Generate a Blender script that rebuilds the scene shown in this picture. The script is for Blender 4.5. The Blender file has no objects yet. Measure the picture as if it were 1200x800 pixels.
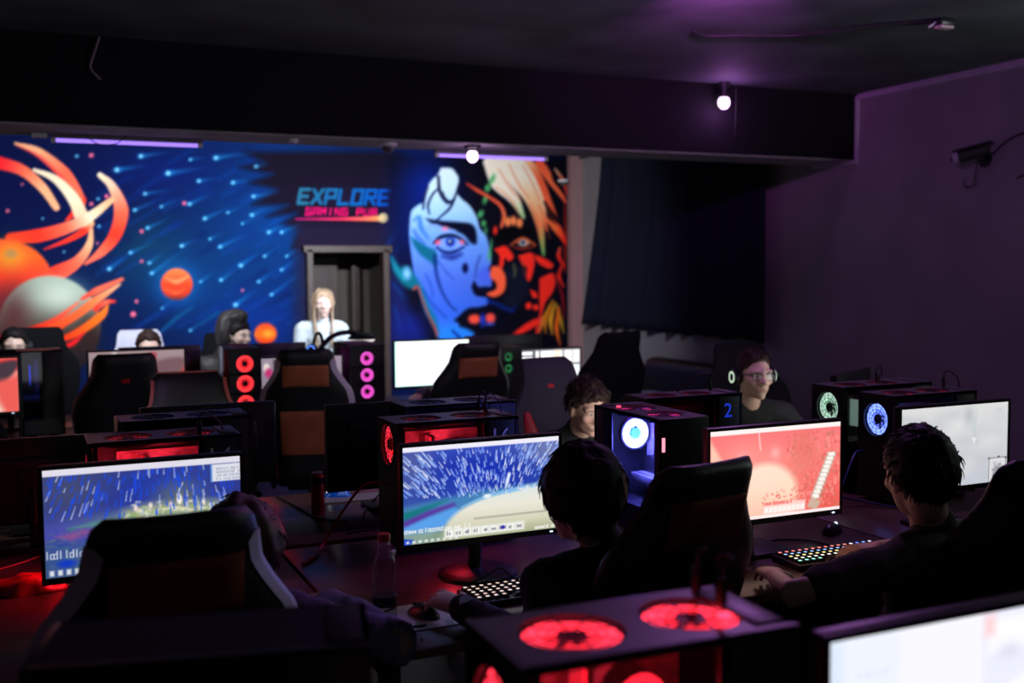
import bpy, bmesh, math, random
import numpy as np
from mathutils import Vector, Matrix, Euler

random.seed(7)
rng = np.random.default_rng(7)
SC = bpy.context.scene
COL = SC.collection
PI = math.pi

# ------------------------------------------------------------------ camera, world, exposure
CAM_H = 1.72
cam_data = bpy.data.cameras.new('camera')
cam = bpy.data.objects.new('camera', cam_data)
COL.objects.link(cam)
SC.camera = cam
yaw, pitch, roll = math.radians(24.3), math.radians(-3.8), math.radians(0.45)
fwd = Vector((math.sin(yaw)*math.cos(pitch), math.cos(yaw)*math.cos(pitch), math.sin(pitch)))
r0 = Vector((math.cos(yaw), -math.sin(yaw), 0)); u0 = r0.cross(fwd)
rgt = r0*math.cos(roll) - u0*math.sin(roll); upv = r0*math.sin(roll) + u0*math.cos(roll)
M3 = Matrix((rgt, upv, -fwd)).transposed()
cam.matrix_world = Matrix.Translation((0, 0, CAM_H)) @ M3.to_4x4()
cam_data.sensor_width = 36.0
cam_data.lens = 1256.0/1200.0*36.0
cam_data.clip_start = 0.02
cam_data.dof.use_dof = True
cam_data.dof.focus_distance = 3.55
cam_data.dof.aperture_fstop = 2.2

world = bpy.data.worlds.new('dark_room_world'); SC.world = world
world.use_nodes = True
world.node_tree.nodes['Background'].inputs[0].default_value = (0.01, 0.01, 0.02, 1)
world.node_tree.nodes['Background'].inputs[1].default_value = 0.0

SC.view_settings.view_transform = 'Standard'
SC.view_settings.look = 'None'
SC.view_settings.gamma = 1.0
SC.view_settings.exposure = 0.0
SC.view_settings.use_curve_mapping = False
SC.cycles.use_denoising = True
SC.cycles.max_bounces = 6
SC.cycles.sample_clamp_indirect = 3.0

# ------------------------------------------------------------------ light levels (tune here)
E_TUBE = 80.0          # blacklight tubes washing the mural
E_BULB = 3.6           # purple party bulbs
E_OFFBULB = 42.0        # the bulb on the ceiling just above the picture
E_FILL = 2.2           # added neutral fill behind the camera, no fixture there
E_UPLIGHT = 45.0        # added neutral uplight on the right wall, brightens the ceiling

def s2l(c):
    return tuple((x/12.92 if x <= 0.04045 else ((x+0.055)/1.055)**2.4) for x in c)
def rgb(r, g, b): return s2l((r/255, g/255, b/255))
def lamp(name, kind, loc, energy, color, size=0.05, parent=None, **kw):
    d = bpy.data.lights.new(name, kind); d.energy = energy; d.color = color
    if kind == 'POINT': d.shadow_soft_size = size
    for k, v in kw.items(): setattr(d, k, v)
    o = bpy.data.objects.new(name, d); COL.objects.link(o); o.location = loc
    if parent: o.parent = parent
    return o

# ------------------------------------------------------------------ materials
MATS = {}
def mat(name, color=(0.5, 0.5, 0.5), rough=0.5, metal=0.0, spec=0.5, emit=None, es=0.0, noise=0.0, nscale=20.0, bump=0.0, bscale=60.0, coat=0.0, sample=True):
    if name in MATS: return MATS[name]
    m = bpy.data.materials.new(name); m.use_nodes = True
    nt = m.node_tree; b = nt.nodes['Principled BSDF']
    b.inputs['Base Color'].default_value = (*color, 1)
    b.inputs['Roughness'].default_value = rough
    b.inputs['Metallic'].default_value = metal
    b.inputs['Specular IOR Level'].default_value = spec
    b.inputs['Coat Weight'].default_value = coat
    if emit:
        b.inputs['Emission Color'].default_value = (*emit, 1)
        b.inputs['Emission Strength'].default_value = es
        if not sample: m.cycles.emission_sampling = 'NONE'
    if noise or bump:
        tc = nt.nodes.new('ShaderNodeTexCoord')
        if noise:
            n = nt.nodes.new('ShaderNodeTexNoise'); n.inputs['Scale'].default_value = nscale; n.inputs['Detail'].default_value = 5
            nt.links.new(tc.outputs['Object'], n.inputs['Vector'])
            cr = nt.nodes.new('ShaderNodeValToRGB')
            cr.color_ramp.elements[0].position = 0.3; cr.color_ramp.elements[1].position = 0.7
            cr.color_ramp.elements[0].color = (*[c*(1-noise) for c in color], 1)
            cr.color_ramp.elements[1].color = (*[min(1, c*(1+noise)) for c in color], 1)
            nt.links.new(n.outputs['Fac'], cr.inputs['Fac']); nt.links.new(cr.outputs['Color'], b.inputs['Base Color'])
        if bump:
            n2 = nt.nodes.new('ShaderNodeTexNoise'); n2.inputs['Scale'].default_value = bscale; n2.inputs['Detail'].default_value = 4
            nt.links.new(tc.outputs['Object'], n2.inputs['Vector'])
            bp = nt.nodes.new('ShaderNodeBump'); bp.inputs['Strength'].default_value = bump; bp.inputs['Distance'].default_value = 0.01
            nt.links.new(n2.outputs['Fac'], bp.inputs['Height']); nt.links.new(bp.outputs['Normal'], b.inputs['Normal'])
    MATS[name] = m
    return m

def attr_mat(name, rough=0.6, emit=0.0, spec=0.3, sample=True, base=True, bump=0.0):
    """material that takes its colour from the mesh's painted colour attribute 'col'"""
    if name in MATS: return MATS[name]
    m = bpy.data.materials.new(name); m.use_nodes = True
    nt = m.node_tree; b = nt.nodes['Principled BSDF']
    a = nt.nodes.new('ShaderNodeAttribute'); a.attribute_name = 'col'
    b.inputs['Roughness'].default_value = rough; b.inputs['Specular IOR Level'].default_value = spec
    if emit:
        b.inputs['Base Color'].default_value = (0.01, 0.01, 0.01, 1)
        nt.links.new(a.outputs['Color'], b.inputs['Emission Color']); b.inputs['Emission Strength'].default_value = emit
        if not sample: m.cycles.emission_sampling = 'NONE'
    else:
        nt.links.new(a.outputs['Color'], b.inputs['Base Color'])
    if bump:
        tc = nt.nodes.new('ShaderNodeTexCoord')
        n2 = nt.nodes.new('ShaderNodeTexNoise'); n2.inputs['Scale'].default_value = 180
        nt.links.new(tc.outputs['Object'], n2.inputs['Vector'])
        bp = nt.nodes.new('ShaderNodeBump'); bp.inputs['Strength'].default_value = bump; bp.inputs['Distance'].default_value = 0.003
        nt.links.new(n2.outputs['Fac'], bp.inputs['Height']); nt.links.new(bp.outputs['Normal'], b.inputs['Normal'])
    MATS[name] = m
    return m

def glass_mat(name, tint=(0.6, 0.6, 0.65), gloss=0.08):
    if name in MATS: return MATS[name]
    m = bpy.data.materials.new(name); m.use_nodes = True
    nt = m.node_tree; nt.nodes.clear()
    out = nt.nodes.new('ShaderNodeOutputMaterial'); mx = nt.nodes.new('ShaderNodeMixShader')
    tr = nt.nodes.new('ShaderNodeBsdfTransparent'); tr.inputs[0].default_value = (*tint, 1)
    gl = nt.nodes.new('ShaderNodeBsdfGlossy'); gl.inputs['Roughness'].default_value = 0.05
    lw = nt.nodes.new('ShaderNodeLayerWeight'); pw = nt.nodes.new('ShaderNodeMath'); pw.operation = 'POWER'; pw.inputs[1].default_value = 4.0
    fr = nt.nodes.new('ShaderNodeMath'); fr.operation = 'MULTIPLY_ADD'; fr.inputs[1].default_value = 0.55; fr.inputs[2].default_value = 0.04
    nt.links.new(lw.outputs['Facing'], pw.inputs[0]); nt.links.new(pw.outputs[0], fr.inputs[0]); nt.links.new(fr.outputs[0], mx.inputs[0]); nt.links.new(tr.outputs[0], mx.inputs[1]); nt.links.new(gl.outputs[0], mx.inputs[2])
    nt.links.new(mx.outputs[0], out.inputs[0])
    MATS[name] = m
    return m

def emat(name, color, strength, sample=True): return mat(name, color, 0.5, emit=color, es=strength, sample=sample)

PLASTIC = mat('black_plastic', (0.012, 0.012, 0.014), 0.38, noise=0.2, nscale=40)
PLASTIC_M = mat('matte_black_plastic', (0.01, 0.01, 0.012), 0.6, bump=0.1, bscale=400)
METAL = mat('black_painted_steel', (0.02, 0.02, 0.024), 0.42, spec=0.6, bump=0.05, bscale=300)
LEATHER = mat('black_leather', (0.011, 0.011, 0.013), 0.42, bump=0.25, bscale=180)
FABRIC_D = mat('black_fabric', (0.008, 0.008, 0.010), 0.9, spec=0.12, bump=0.3, bscale=350)
BROWN = mat('tan_leather', rgb(176, 98, 62), 0.55, bump=0.2, bscale=150, noise=0.12)
CHROME = mat('chrome', (0.5, 0.5, 0.52), 0.2, metal=1.0)
RUBBER = mat('black_rubber', (0.01, 0.01, 0.01), 0.7, noise=0.1)
WHITE_P = mat('white_plastic', (0.7, 0.7, 0.72), 0.4, noise=0.05)

# ------------------------------------------------------------------ mesh builder
class MB:
    def __init__(s): s.v = []; s.f = []; s.mi = []; s.m = 0
    def add(s, vs, fs):
        o = len(s.v); s.v += [tuple(v) for v in vs]
        for f in fs: s.f.append(tuple(i+o for i in f)); s.mi.append(s.m)
    def add_bm(s, bm):
        bm.verts.ensure_lookup_table(); bm.verts.index_update()
        s.add([v.co[:] for v in bm.verts], [[v.index for v in f.verts] for f in bm.faces]); bm.free()
    def box(s, c, d, rot=None, bev=0.0, seg=2):
        bm = bmesh.new(); bmesh.ops.create_cube(bm, size=1.0)
        bmesh.ops.scale(bm, vec=d, verts=bm.verts)
        if bev > 0: bmesh.ops.bevel(bm, geom=list(bm.edges), offset=min(bev, min(d)*0.45), segments=seg, affect='EDGES', profile=0.5)
        if rot is not None: bmesh.ops.transform(bm, matrix=Euler(rot).to_matrix().to_4x4(), verts=bm.verts)
        bmesh.ops.translate(bm, vec=c, verts=bm.verts); s.add_bm(bm); return s
    def cyl(s, p0, p1, r0, r1=None, seg=20, caps=True):
        r1 = r0 if r1 is None else r1
        p0 = Vector(p0); p1 = Vector(p1); d = (p1-p0).normalized()
        a = d.orthogonal().normalized(); b = d.cross(a)
        vs = []
        for p, r in ((p0, r0), (p1, r1)):
            for k in range(seg):
                t = 2*PI*k/seg; vs.append(p + a*math.cos(t)*r + b*math.sin(t)*r)
        fs = [(k, (k+1) % seg, seg+(k+1) % seg, seg+k) for k in range(seg)]
        if caps: fs += [tuple(reversed(range(seg))), tuple(range(seg, 2*seg))]
        s.add(vs, fs); return s
    def tube(s, pts, r, seg=8, smooth=True, taper=None):
        pts = [Vector(p) for p in (catmull(pts, 6) if smooth and len(pts) > 2 else pts)]
        n = len(pts); vs = []; prev = None
        for i, p in enumerate(pts):
            d = (pts[min(i+1, n-1)]-pts[max(i-1, 0)]).normalized()
            a = d.orthogonal().normalized() if prev is None else (prev - d*prev.dot(d)).normalized()
            prev = a; b = d.cross(a)
            rr = r if taper is None else r*(taper[0]+(taper[1]-taper[0])*i/(n-1))
            for k in range(seg):
                t = 2*PI*k/seg; vs.append(p + a*math.cos(t)*rr + b*math.sin(t)*rr)
        fs = [(i*seg+k, i*seg+(k+1) % seg, (i+1)*seg+(k+1) % seg, (i+1)*seg+k) for i in range(n-1) for k in range(seg)]
        fs += [tuple(reversed(range(seg))), tuple(range((n-1)*seg, n*seg))]
        s.add(vs, fs); return s
    def lathe(s, prof, c=(0, 0, 0), seg=28, axis='z'):
        vs = []; n = len(prof)
        for r, z in prof:
            for k in range(seg):
                t = 2*PI*k/seg
                p = (r*math.cos(t), r*math.sin(t), z)
                if axis == 'y': p = (p[0], p[2], p[1])
                if axis == 'x': p = (p[2], p[0], p[1])
                vs.append((c[0]+p[0], c[1]+p[1], c[2]+p[2]))
        fs = [(i*seg+k, i*seg+(k+1) % seg, (i+1)*seg+(k+1) % seg, (i+1)*seg+k) for i in range(n-1) for k in range(seg)]
        closed = prof[0] == prof[-1]
        if prof[0][0] > 1e-6 and not closed: fs.append(tuple(reversed(range(seg))))
        if prof[-1][0] > 1e-6 and not closed: fs.append(tuple(range((n-1)*seg, n*seg)))
        s.add(vs, fs); return s
    def ring(s, c, r0, r1, h, axis='z', seg=32):
        """flat annulus with thickness h"""
        return s.lathe([(r0, -h/2), (r1, -h/2), (r1, h/2), (r0, h/2), (r0, -h/2)], c, seg, axis) if r0 > 0 else s.lathe([(0, -h/2), (r1, -h/2), (r1, h/2), (0, h/2)], c, seg, axis)
    def ell(s, c, r, seg=20, rings=12, rot=None):
        bm = bmesh.new(); bmesh.ops.create_uvsphere(bm, u_segments=seg, v_segments=rings, radius=1)
        bmesh.ops.scale(bm, vec=r, verts=bm.verts)
        if rot is not None: bmesh.ops.transform(bm, matrix=(rot if isinstance(rot, Matrix) else Euler(rot).to_matrix()).to_4x4(), verts=bm.verts)
        bmesh.ops.translate(bm, vec=c, verts=bm.verts); s.add_bm(bm); return s
    def loft(s, pts, radii, side=(1, 0, 0), seg=16, cap=True):
        """closed tapered limb: radii = [(r_side, r_depth)] per point, rounded ends"""
        P = [Vector(p) for p in pts]; R = [(r, r) if not isinstance(r, (tuple, list)) else r for r in radii]
        if cap:
            d0 = (P[0]-P[1]).normalized(); d1 = (P[-1]-P[-2]).normalized(); m0 = min(R[0]); m1 = min(R[-1])
            P = [P[0]+d0*m0*0.9, P[0]+d0*m0*0.6] + P + [P[-1]+d1*m1*0.6, P[-1]+d1*m1*0.9]
            R = [tuple(x*0.3 for x in R[0]), tuple(x*0.75 for x in R[0])] + R + [tuple(x*0.75 for x in R[-1]), tuple(x*0.3 for x in R[-1])]
        n = len(P); vs = []; sd = Vector(side)
        for i, p in enumerate(P):
            d = (P[min(i+1, n-1)]-P[max(i-1, 0)]).normalized()
            a = (sd - d*sd.dot(d))
            if a.length < 1e-3: a = d.orthogonal()
            a.normalize(); b = d.cross(a)
            for k in range(seg):
                t = 2*PI*k/seg; vs.append(p + a*math.cos(t)*R[i][0] + b*math.sin(t)*R[i][1])
        fs = [(i*seg+k, i*seg+(k+1) % seg, (i+1)*seg+(k+1) % seg, (i+1)*seg+k) for i in range(n-1) for k in range(seg)]
        fs += [tuple(reversed(range(seg))), tuple(range((n-1)*seg, n*seg))]
        s.add(vs, fs); return s
    def mesh(s, name):
        me = bpy.data.meshes.new(name); me.from_pydata(s.v, [], s.f); me.validate(); return me
    def build(s, name, mats, parent=None, smooth=None, loc=None):
        me = s.mesh(name)
        ms = mats if isinstance(mats, (list, tuple)) else [mats]
        for m in ms: me.materials.append(m)
        if len(ms) > 1 and len(me.polygons) == len(s.mi): me.polygons.foreach_set('material_index', s.mi)
        bm = bmesh.new(); bm.from_mesh(me); bmesh.ops.recalc_face_normals(bm, faces=bm.faces); bm.to_mesh(me); bm.free()
        o = bpy.data.objects.new(name, me); COL.objects.link(o)
        if smooth is not None:
            me.set_sharp_from_angle(angle=math.radians(smooth)) if smooth < 180 else None
            me.polygons.foreach_set('use_smooth', [True]*len(me.polygons))
        if parent: o.parent = parent
        if loc: o.location = loc
        return o

def catmull(pts, sub=8):
    P = [np.array(p, float) for p in pts]
    P = [2*P[0]-P[1]] + P + [2*P[-1]-P[-2]]
    out = []
    for i in range(1, len(P)-2):
        p0, p1, p2, p3 = P[i-1:i+3]
        for k in range(sub):
            t = k/sub
            out.append(0.5*((2*p1)+(-p0+p2)*t+(2*p0-5*p1+4*p2-p3)*t*t+(-p0+3*p1-3*p2+p3)*t**3))
    out.append(P[-2]); return out

def tag(o, label=None, cat=None, group=None, kind=None):
    if label: o['label'] = label
    if cat: o['category'] = cat
    if group: o['group'] = group
    if kind: o['kind'] = kind
    return o
def thing(name, label, cat, loc=(0, 0, 0), rotz=0.0, group=None):
    o = bpy.data.objects.new(name, None); COL.objects.link(o); o.empty_display_size = 0.05
    o.location = loc; o.rotation_euler = (0, 0, rotz)
    return tag(o, label, cat, group)
def copy_tree(o, parent=None):
    c = o.copy(); COL.objects.link(c)
    if parent is not None: c.parent = parent
    for ch in list(o.children): copy_tree(ch, c)
    return c
def struct(name, mb, m, smooth=None):
    return tag(mb.build(name, m, None, smooth), kind='structure')
def text_mesh(txt, size, thick=0.0):
    cu = bpy.data.curves.new('lettering', 'FONT'); cu.body = txt; cu.size = size; cu.align_x = 'CENTER'; cu.extrude = thick; cu.resolution_u = 3
    o = bpy.data.objects.new('lettering', cu); COL.objects.link(o)
    dg = bpy.context.evaluated_depsgraph_get(); me = bpy.data.meshes.new_from_object(o.evaluated_get(dg))
    vs = [v.co.copy() for v in me.vertices]; fs = [tuple(p.vertices) for p in me.polygons]
    bpy.data.objects.remove(o); bpy.data.curves.remove(cu); bpy.data.meshes.remove(me)
    return vs, fs

# ------------------------------------------------------------------ little paint box (for the mural and the screens)
class Paint:
    def __init__(s, X, Y, bg):
        s.X = X.ravel(); s.Y = Y.ravel(); s.img = np.tile(np.array(bg, float)/255, (s.X.size, 1))
    def _sel(s, x0, x1, y0, y1): return np.nonzero((s.X >= x0) & (s.X <= x1) & (s.Y >= y0) & (s.Y <= y1))[0]
    def _blend(s, i, m, c):
        c = np.array(c, float)
        if c.max() > 1.5 or True: c = c/255
        s.img[i] = s.img[i]*(1-m[:, None]) + c*m[:, None]
    @staticmethod
    def _segd(x, y, a, b):
        dx, dy = b[0]-a[0], b[1]-a[1]; L = dx*dx+dy*dy+1e-12
        t = np.clip(((x-a[0])*dx+(y-a[1])*dy)/L, 0, 1)
        return np.hypot(x-a[0]-t*dx, y-a[1]-t*dy), t
    def poly(s, pts, col, soft=1.0, alpha=1.0, curve=False):
        if curve: pts = [tuple(p) for p in catmull(list(pts)+[pts[0]], 4)][:-1]
        xs = [p[0] for p in pts]; ys = [p[1] for p in pts]
        i = s._sel(min(xs)-soft, max(xs)+soft, min(ys)-soft, max(ys)+soft)
        if i.size == 0: return
        x, y = s.X[i], s.Y[i]; d = np.full(i.size, 1e9); ins = np.zeros(i.size, bool)
        for k in range(len(pts)):
            a, b = pts[k], pts[(k+1) % len(pts)]
            dd, _ = s._segd(x, y, a, b); d = np.minimum(d, dd)
            c = (a[1] > y) != (b[1] > y)
            with np.errstate(divide='ignore', invalid='ignore'):
                xi = (b[0]-a[0])*(y-a[1])/((b[1]-a[1]) if b[1] != a[1] else 1e-9)+a[0]
            ins ^= c & (x < xi)
        sd = np.where(ins, d, -d)
        m = np.clip(sd/soft*0.5+0.5, 0, 1)*alpha
        cc = col(x, y) if callable(col) else col
        s._blend(i, m, cc)
    def stroke(s, pts, w, col, soft=1.0, alpha=1.0, sub=5, fade=None):
        """pts polyline (smoothed); w, col may be lists of stops along the stroke; fade=(a0,a1) end alphas"""
        P = catmull(pts, sub) if len(pts) > 2 else [np.array(p, float) for p in pts]
        W = [w] if not isinstance(w, (list, tuple)) else w
        C = [col] if not isinstance(col[0], (list, tuple)) else col
        mw = max(W)/2+soft
        xs = [p[0] for p in P]; ys = [p[1] for p in P]
        i = s._sel(min(xs)-mw, max(xs)+mw, min(ys)-mw, max(ys)+mw)
        if i.size == 0: return
        x, y = s.X[i], s.Y[i]; best = np.full(i.size, -1e9); T = np.zeros(i.size); n = len(P)-1
        ts = np.linspace(0, 1, len(W))
        for k in range(n):
            d, t = s._segd(x, y, P[k], P[k+1]); tt = (k+t)/n
            sd = (np.interp(tt, ts, W)/2 if len(W) > 1 else W[0]/2) - d
            u = sd > best; best[u] = sd[u]; T[u] = tt[u]
        m = np.clip(best/soft*0.5+0.5, 0, 1)*alpha
        if fade: m = m*(fade[0]+(fade[1]-fade[0])*T)
        cs = np.linspace(0, 1, len(C)); CA = np.array(C, float)
        cc = np.stack([np.interp(T, cs, CA[:, j]) for j in range(3)], 1) if len(C) > 1 else CA[0]
        s._blend(i, m, cc)
    def ell(s, cx, cy, rx, ry, col, soft=1.0, alpha=1.0, rot=0.0):
        R = max(rx, ry)+soft
        i = s._sel(cx-R, cx+R, cy-R, cy+R)
        if i.size == 0: return
        x, y = s.X[i]-cx, s.Y[i]-cy
        if rot: c, sn = math.cos(rot), math.sin(rot); x, y = x*c+y*sn, -x*sn+y*c
        q = np.hypot(x/rx, y/ry); m = np.clip((1-q)*min(rx, ry)/soft*0.5+0.5, 0, 1)*alpha
        s._blend(i, m, col(s.X[i], s.Y[i]) if callable(col) else col)
    def glow(s, cx, cy, rx, ry, col, alpha=1.0):
        i = s._sel(cx-3*rx, cx+3*rx, cy-3*ry, cy+3*ry)
        if i.size == 0: return
        q = ((s.X[i]-cx)/rx)**2+((s.Y[i]-cy)/ry)**2
        s._blend(i, np.exp(-q)*alpha, col)
    def rect(s, x0, y0, x1, y1, col, soft=0.5, alpha=1.0):
        i = s._sel(x0-soft, x1+soft, y0-soft, y1+soft)
        if i.size == 0: return
        x, y = s.X[i], s.Y[i]
        d = np.minimum(np.minimum(x-x0, x1-x), np.minimum(y-y0, y1-y))
        s._blend(i, np.clip(d/soft*0.5+0.5, 0, 1)*alpha, col(x, y) if callable(col) else col)
    def linear(s):
        c = np.clip(s.img, 0, 1)
        return np.where(c <= 0.04045, c/12.92, ((c+0.055)/1.055)**2.4)

def grad(stops, axis=1):
    ks = [k for k, _ in stops]; cs = np.array([c for _, c in stops], float)
    return lambda x, y: np.stack([np.interp(y if axis == 1 else x, ks, cs[:, j]) for j in range(3)], 1)

def set_cols(me, lin):
    a = me.color_attributes.new('col', 'FLOAT_COLOR', 'POINT')
    buf = np.ones((len(me.vertices), 4), np.float32); buf[:, :3] = lin
    a.data.foreach_set('color', buf.ravel())

def grid_mesh(name, xs, zs, keep=None, y=0.0):
    """vertical painted sheet: columns xs, rows zs"""
    nx, nz = len(xs), len(zs)
    XX, ZZ = np.meshgrid(xs, zs)
    co = np.zeros((nx*nz, 3)); co[:, 0] = XX.ravel(); co[:, 1] = y; co[:, 2] = ZZ.ravel()
    j, i = np.meshgrid(np.arange(nz-1), np.arange(nx-1), indexing='ij'); j = j.ravel(); i = i.ravel()
    if keep is not None:
        k = keep(0.5*(xs[i]+xs[i+1]), 0.5*(zs[j]+zs[j+1])); i = i[k]; j = j[k]
    a = j*nx+i
    f = np.stack([a, a+1, a+nx+1, a+nx], 1)
    me = bpy.data.meshes.new(name)
    me.vertices.add(nx*nz); me.vertices.foreach_set('co', co.ravel())
    me.loops.add(f.size); me.loops.foreach_set('vertex_index', f.ravel().astype(np.int32))
    me.polygons.add(len(f)); me.polygons.foreach_set('loop_start', (np.arange(len(f))*4).astype(np.int32))
    me.update(calc_edges=True); me.validate()
    return me, XX, ZZ
BROWN_D = mat('shaded_tan_leather', rgb(140, 62, 44), 0.55, bump=0.2, bscale=150, noise=0.12)  # darker copy of the tan leather, shade put into the near chairs' panels
# ------------------------------------------------------------------ the room
WX, WY, CZ = 6.2, 11.7, 3.12
BY0, BY1, BZ = 6.87, 7.36, 2.59
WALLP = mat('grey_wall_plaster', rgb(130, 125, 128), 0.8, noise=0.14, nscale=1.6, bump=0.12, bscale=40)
CEIL = mat('dark_grey_ceiling_paint', rgb(74, 80, 82), 0.75, noise=0.35, nscale=2.2, bump=0.2, bscale=9)
BEAMB = mat('black_beam_paint', rgb(7, 7, 10), 0.8, spec=0.2, noise=0.2, nscale=6)
BEAMU = mat('grey_beam_underside', rgb(165, 160, 160), 0.7, noise=0.2, nscale=5)  # grey raised to stand for lamp light on the underside
FLOORM = mat('dark_floor', rgb(40, 36, 38), 0.45, noise=0.25, nscale=8)
TRIMM = mat('pale_trim_paint', rgb(170, 160, 175), 0.6, noise=0.08)
DOORM = mat('dark_brown_wood', rgb(46, 27, 23), 0.5, noise=0.3, nscale=12)
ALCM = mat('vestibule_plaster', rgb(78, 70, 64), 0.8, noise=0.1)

struct('floor', MB().box((1.6, 4.8, -0.05), (9.4, 16.6, 0.1)), FLOORM)
struct('ceiling', MB().box((1.6, 4.8, CZ+0.05), (9.4, 16.6, 0.1)), CEIL)
struct('wall_right', MB().box((WX+0.06, 4.45, CZ/2), (0.12, 14.9, CZ)), WALLP)
struct('wall_left', MB().box((-3.06, 4.45, CZ/2), (0.12, 14.9, CZ)), WALLP)
struct('wall_front', MB().box((1.6, -3.06, CZ/2), (9.4, 0.12, CZ)), WALLP)
DX0, DX1, DZ = 2.80, 3.73, 1.97
w = MB()
w.box(((-3+DX0)/2, WY+0.075, CZ/2), (DX0+3, 0.15, CZ)); w.box(((DX1+WX)/2, WY+0.075, CZ/2), (WX-DX1, 0.15, CZ))
w.box(((DX0+DX1)/2, WY+0.075, (DZ+CZ)/2), (DX1-DX0, 0.15, CZ-DZ))
struct('wall_back', w, WALLP)
# vestibule behind the doorway
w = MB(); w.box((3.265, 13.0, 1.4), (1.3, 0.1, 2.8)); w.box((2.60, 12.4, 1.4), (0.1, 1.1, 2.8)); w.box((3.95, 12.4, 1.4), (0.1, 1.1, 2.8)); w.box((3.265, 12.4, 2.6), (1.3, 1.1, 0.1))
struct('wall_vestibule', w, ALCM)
# door frame and inner doors
fr = MB(); fr.box((DX0+0.03, WY-0.01, DZ/2), (0.07, 0.18, DZ), bev=0.008); fr.box((DX1-0.03, WY-0.01, DZ/2), (0.07, 0.18, DZ), bev=0.008); fr.box(((DX0+DX1)/2, WY-0.01, DZ), (DX1-DX0+0.08, 0.18, 0.08), bev=0.008)
struct('trim_1', fr, DOORM)
d = thing('door_1', None, None, (2.78, 12.62, 0)); d['kind'] = 'structure'
def leaf(w_, h_, m, parent, name='leaf'):
    b = MB(); b.box((w_/2, 0, h_/2), (w_, 0.045, h_), bev=0.006)
    for z0, z1 in ((0.15, 0.85), (0.98, h_-0.14)):
        for x0, x1 in ((0.07, w_-0.07),):
            b.box(((x0+x1)/2, -0.024, (z0+z1)/2), (x1-x0, 0.012, z1-z0), bev=0.005)
            b.box(((x0+x1)/2, -0.032, (z0+z1)/2), (x1-x0-0.08, 0.012, z1-z0-0.08), bev=0.005)
    return b.build(name, m, parent)
lf = leaf(0.62, 1.95, DOORM, d)
h = MB(); h.cyl((0.56, -0.05, 1.0), (0.56, -0.02, 1.0), 0.02).box((0.52, -0.06, 1.0), (0.11, 0.016, 0.018), bev=0.006).build('door_handle', CHROME, lf)
d2 = thing('door_2', None, None, (3.60, 12.62, 0), math.radians(60)); d2['kind'] = 'structure'
leaf(0.40, 1.95, DOORM, d2)
# paper notice on the left of the doorway
n = thing('paper_notice', 'small white paper notice with pink lower edge hanging inside the doorway', 'notice', (3.02, 12.585, 1.42))
MB().box((0, 0, 0.15), (0.15, 0.004, 0.30)).build('sheet', mat('notice_paper', rgb(215, 205, 215), 0.7), n)
MB().box((0, -0.003, 0.05), (0.15, 0.002, 0.09)).build('pink_band', mat('notice_pink', rgb(215, 150, 165), 0.7), n)
MB().ring((0.02, -0.003, 0.19), 0.0, 0.022, 0.002, 'y').build('printed_mark', mat('notice_ink', rgb(40, 40, 60), 0.7), n)
# ceiling beam: black sides, grey underside paled for the light on it
bm_ = MB(); bm_.box(((WX-3)/2, (BY0+BY1)/2, (BZ+CZ)/2+0.004), (WX+3, BY1-BY0, CZ-BZ-0.008)); struct('beam_front', bm_, BEAMB)
bm_ = MB(); bm_.box(((WX-3)/2, (BY0+BY1)/2+0.015, BZ+0.004), (WX+3, BY1-BY0-0.03, 0.008)); struct('beam_underside', bm_, BEAMU)
# pale trim where wall meets ceiling and beam
struct('trim_2', MB().box((WX-0.015, 1.92, CZ-0.025), (0.03, 9.85, 0.05), bev=0.006), TRIMM)
struct('trim_3', MB().box((WX-0.015, BY0-0.012, (BZ+CZ)/2-0.02), (0.03, 0.028, CZ-BZ+0.01), bev=0.004), TRIMM)
struct('trim_4', MB().box((WX-0.015, (BY0+BY1)/2, BZ-0.014), (0.03, BY1-BY0+0.03, 0.026), bev=0.004), TRIMM)
struct('pilaster', MB().box((6.12, WY-0.05, CZ/2), (0.16, 0.1, CZ), bev=0.004), mat('pilaster_paint', rgb(150, 112, 112), 0.7, noise=0.06))
struct('baseboard_back', MB().box(((DX0-3)/2, WY-0.012, 0.05), (DX0+2.98, 0.02, 0.1)), DOORM)
struct('baseboard_right', MB().box((WX-0.012, 4.3, 0.05), (0.02, 14.6, 0.1)), DOORM)

# ------------------------------------------------------------------ the mural (paint on the back wall)
def to_px(X, Y, Z):
    P = np.stack([X, Y, Z-CAM_H], -1); zz = P@np.array(fwd)
    return 600+1256*(P@np.array(rgt))/zz, 400-1256*(P@np.array(upv))/zz
xs = np.arange(-3.0, 6.041, 0.0104); zs = np.arange(0.10, 3.11, 0.0104)
me, XX, ZZ = grid_mesh('mural', xs, zs, keep=lambda x, z: ~((x > DX0-0.01) & (x < DX1+0.01) & (z < DZ+0.01)))
PX, PY = to_px(XX, np.full_like(XX, WY), ZZ)
p = Paint(PX, PY, (2, 29, 78))
# deep space background
p.glow(330, 250, 110, 110, (4, 76, 142), 0.85); p.glow(230, 330, 90, 70, (4, 70, 122), 0.75); p.glow(170, 290, 45, 45, (22, 88, 104), 0.5)
p.glow(60, 220, 120, 60, (3, 20, 78), 0.8); p.glow(300, 380, 60, 40, (8, 60, 150), 0.6); p.glow(190, 200, 70, 30, (5, 40, 120), 0.6)
p.glow(150, 400, 60, 40, (4, 34, 84), 0.8)
for k in range(60):
    x, y = rng.uniform(110, 350), rng.uniform(190, 400); L = rng.uniform(20, 60)
    p.stroke([(x, y), (x+L*0.85, y-L*0.5)], [2, 7], [(14, 92, 180), (6, 50, 130)] if rng.random() < 0.7 else [(4, 44, 100), (4, 30, 90)], 3, 0.35)
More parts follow.
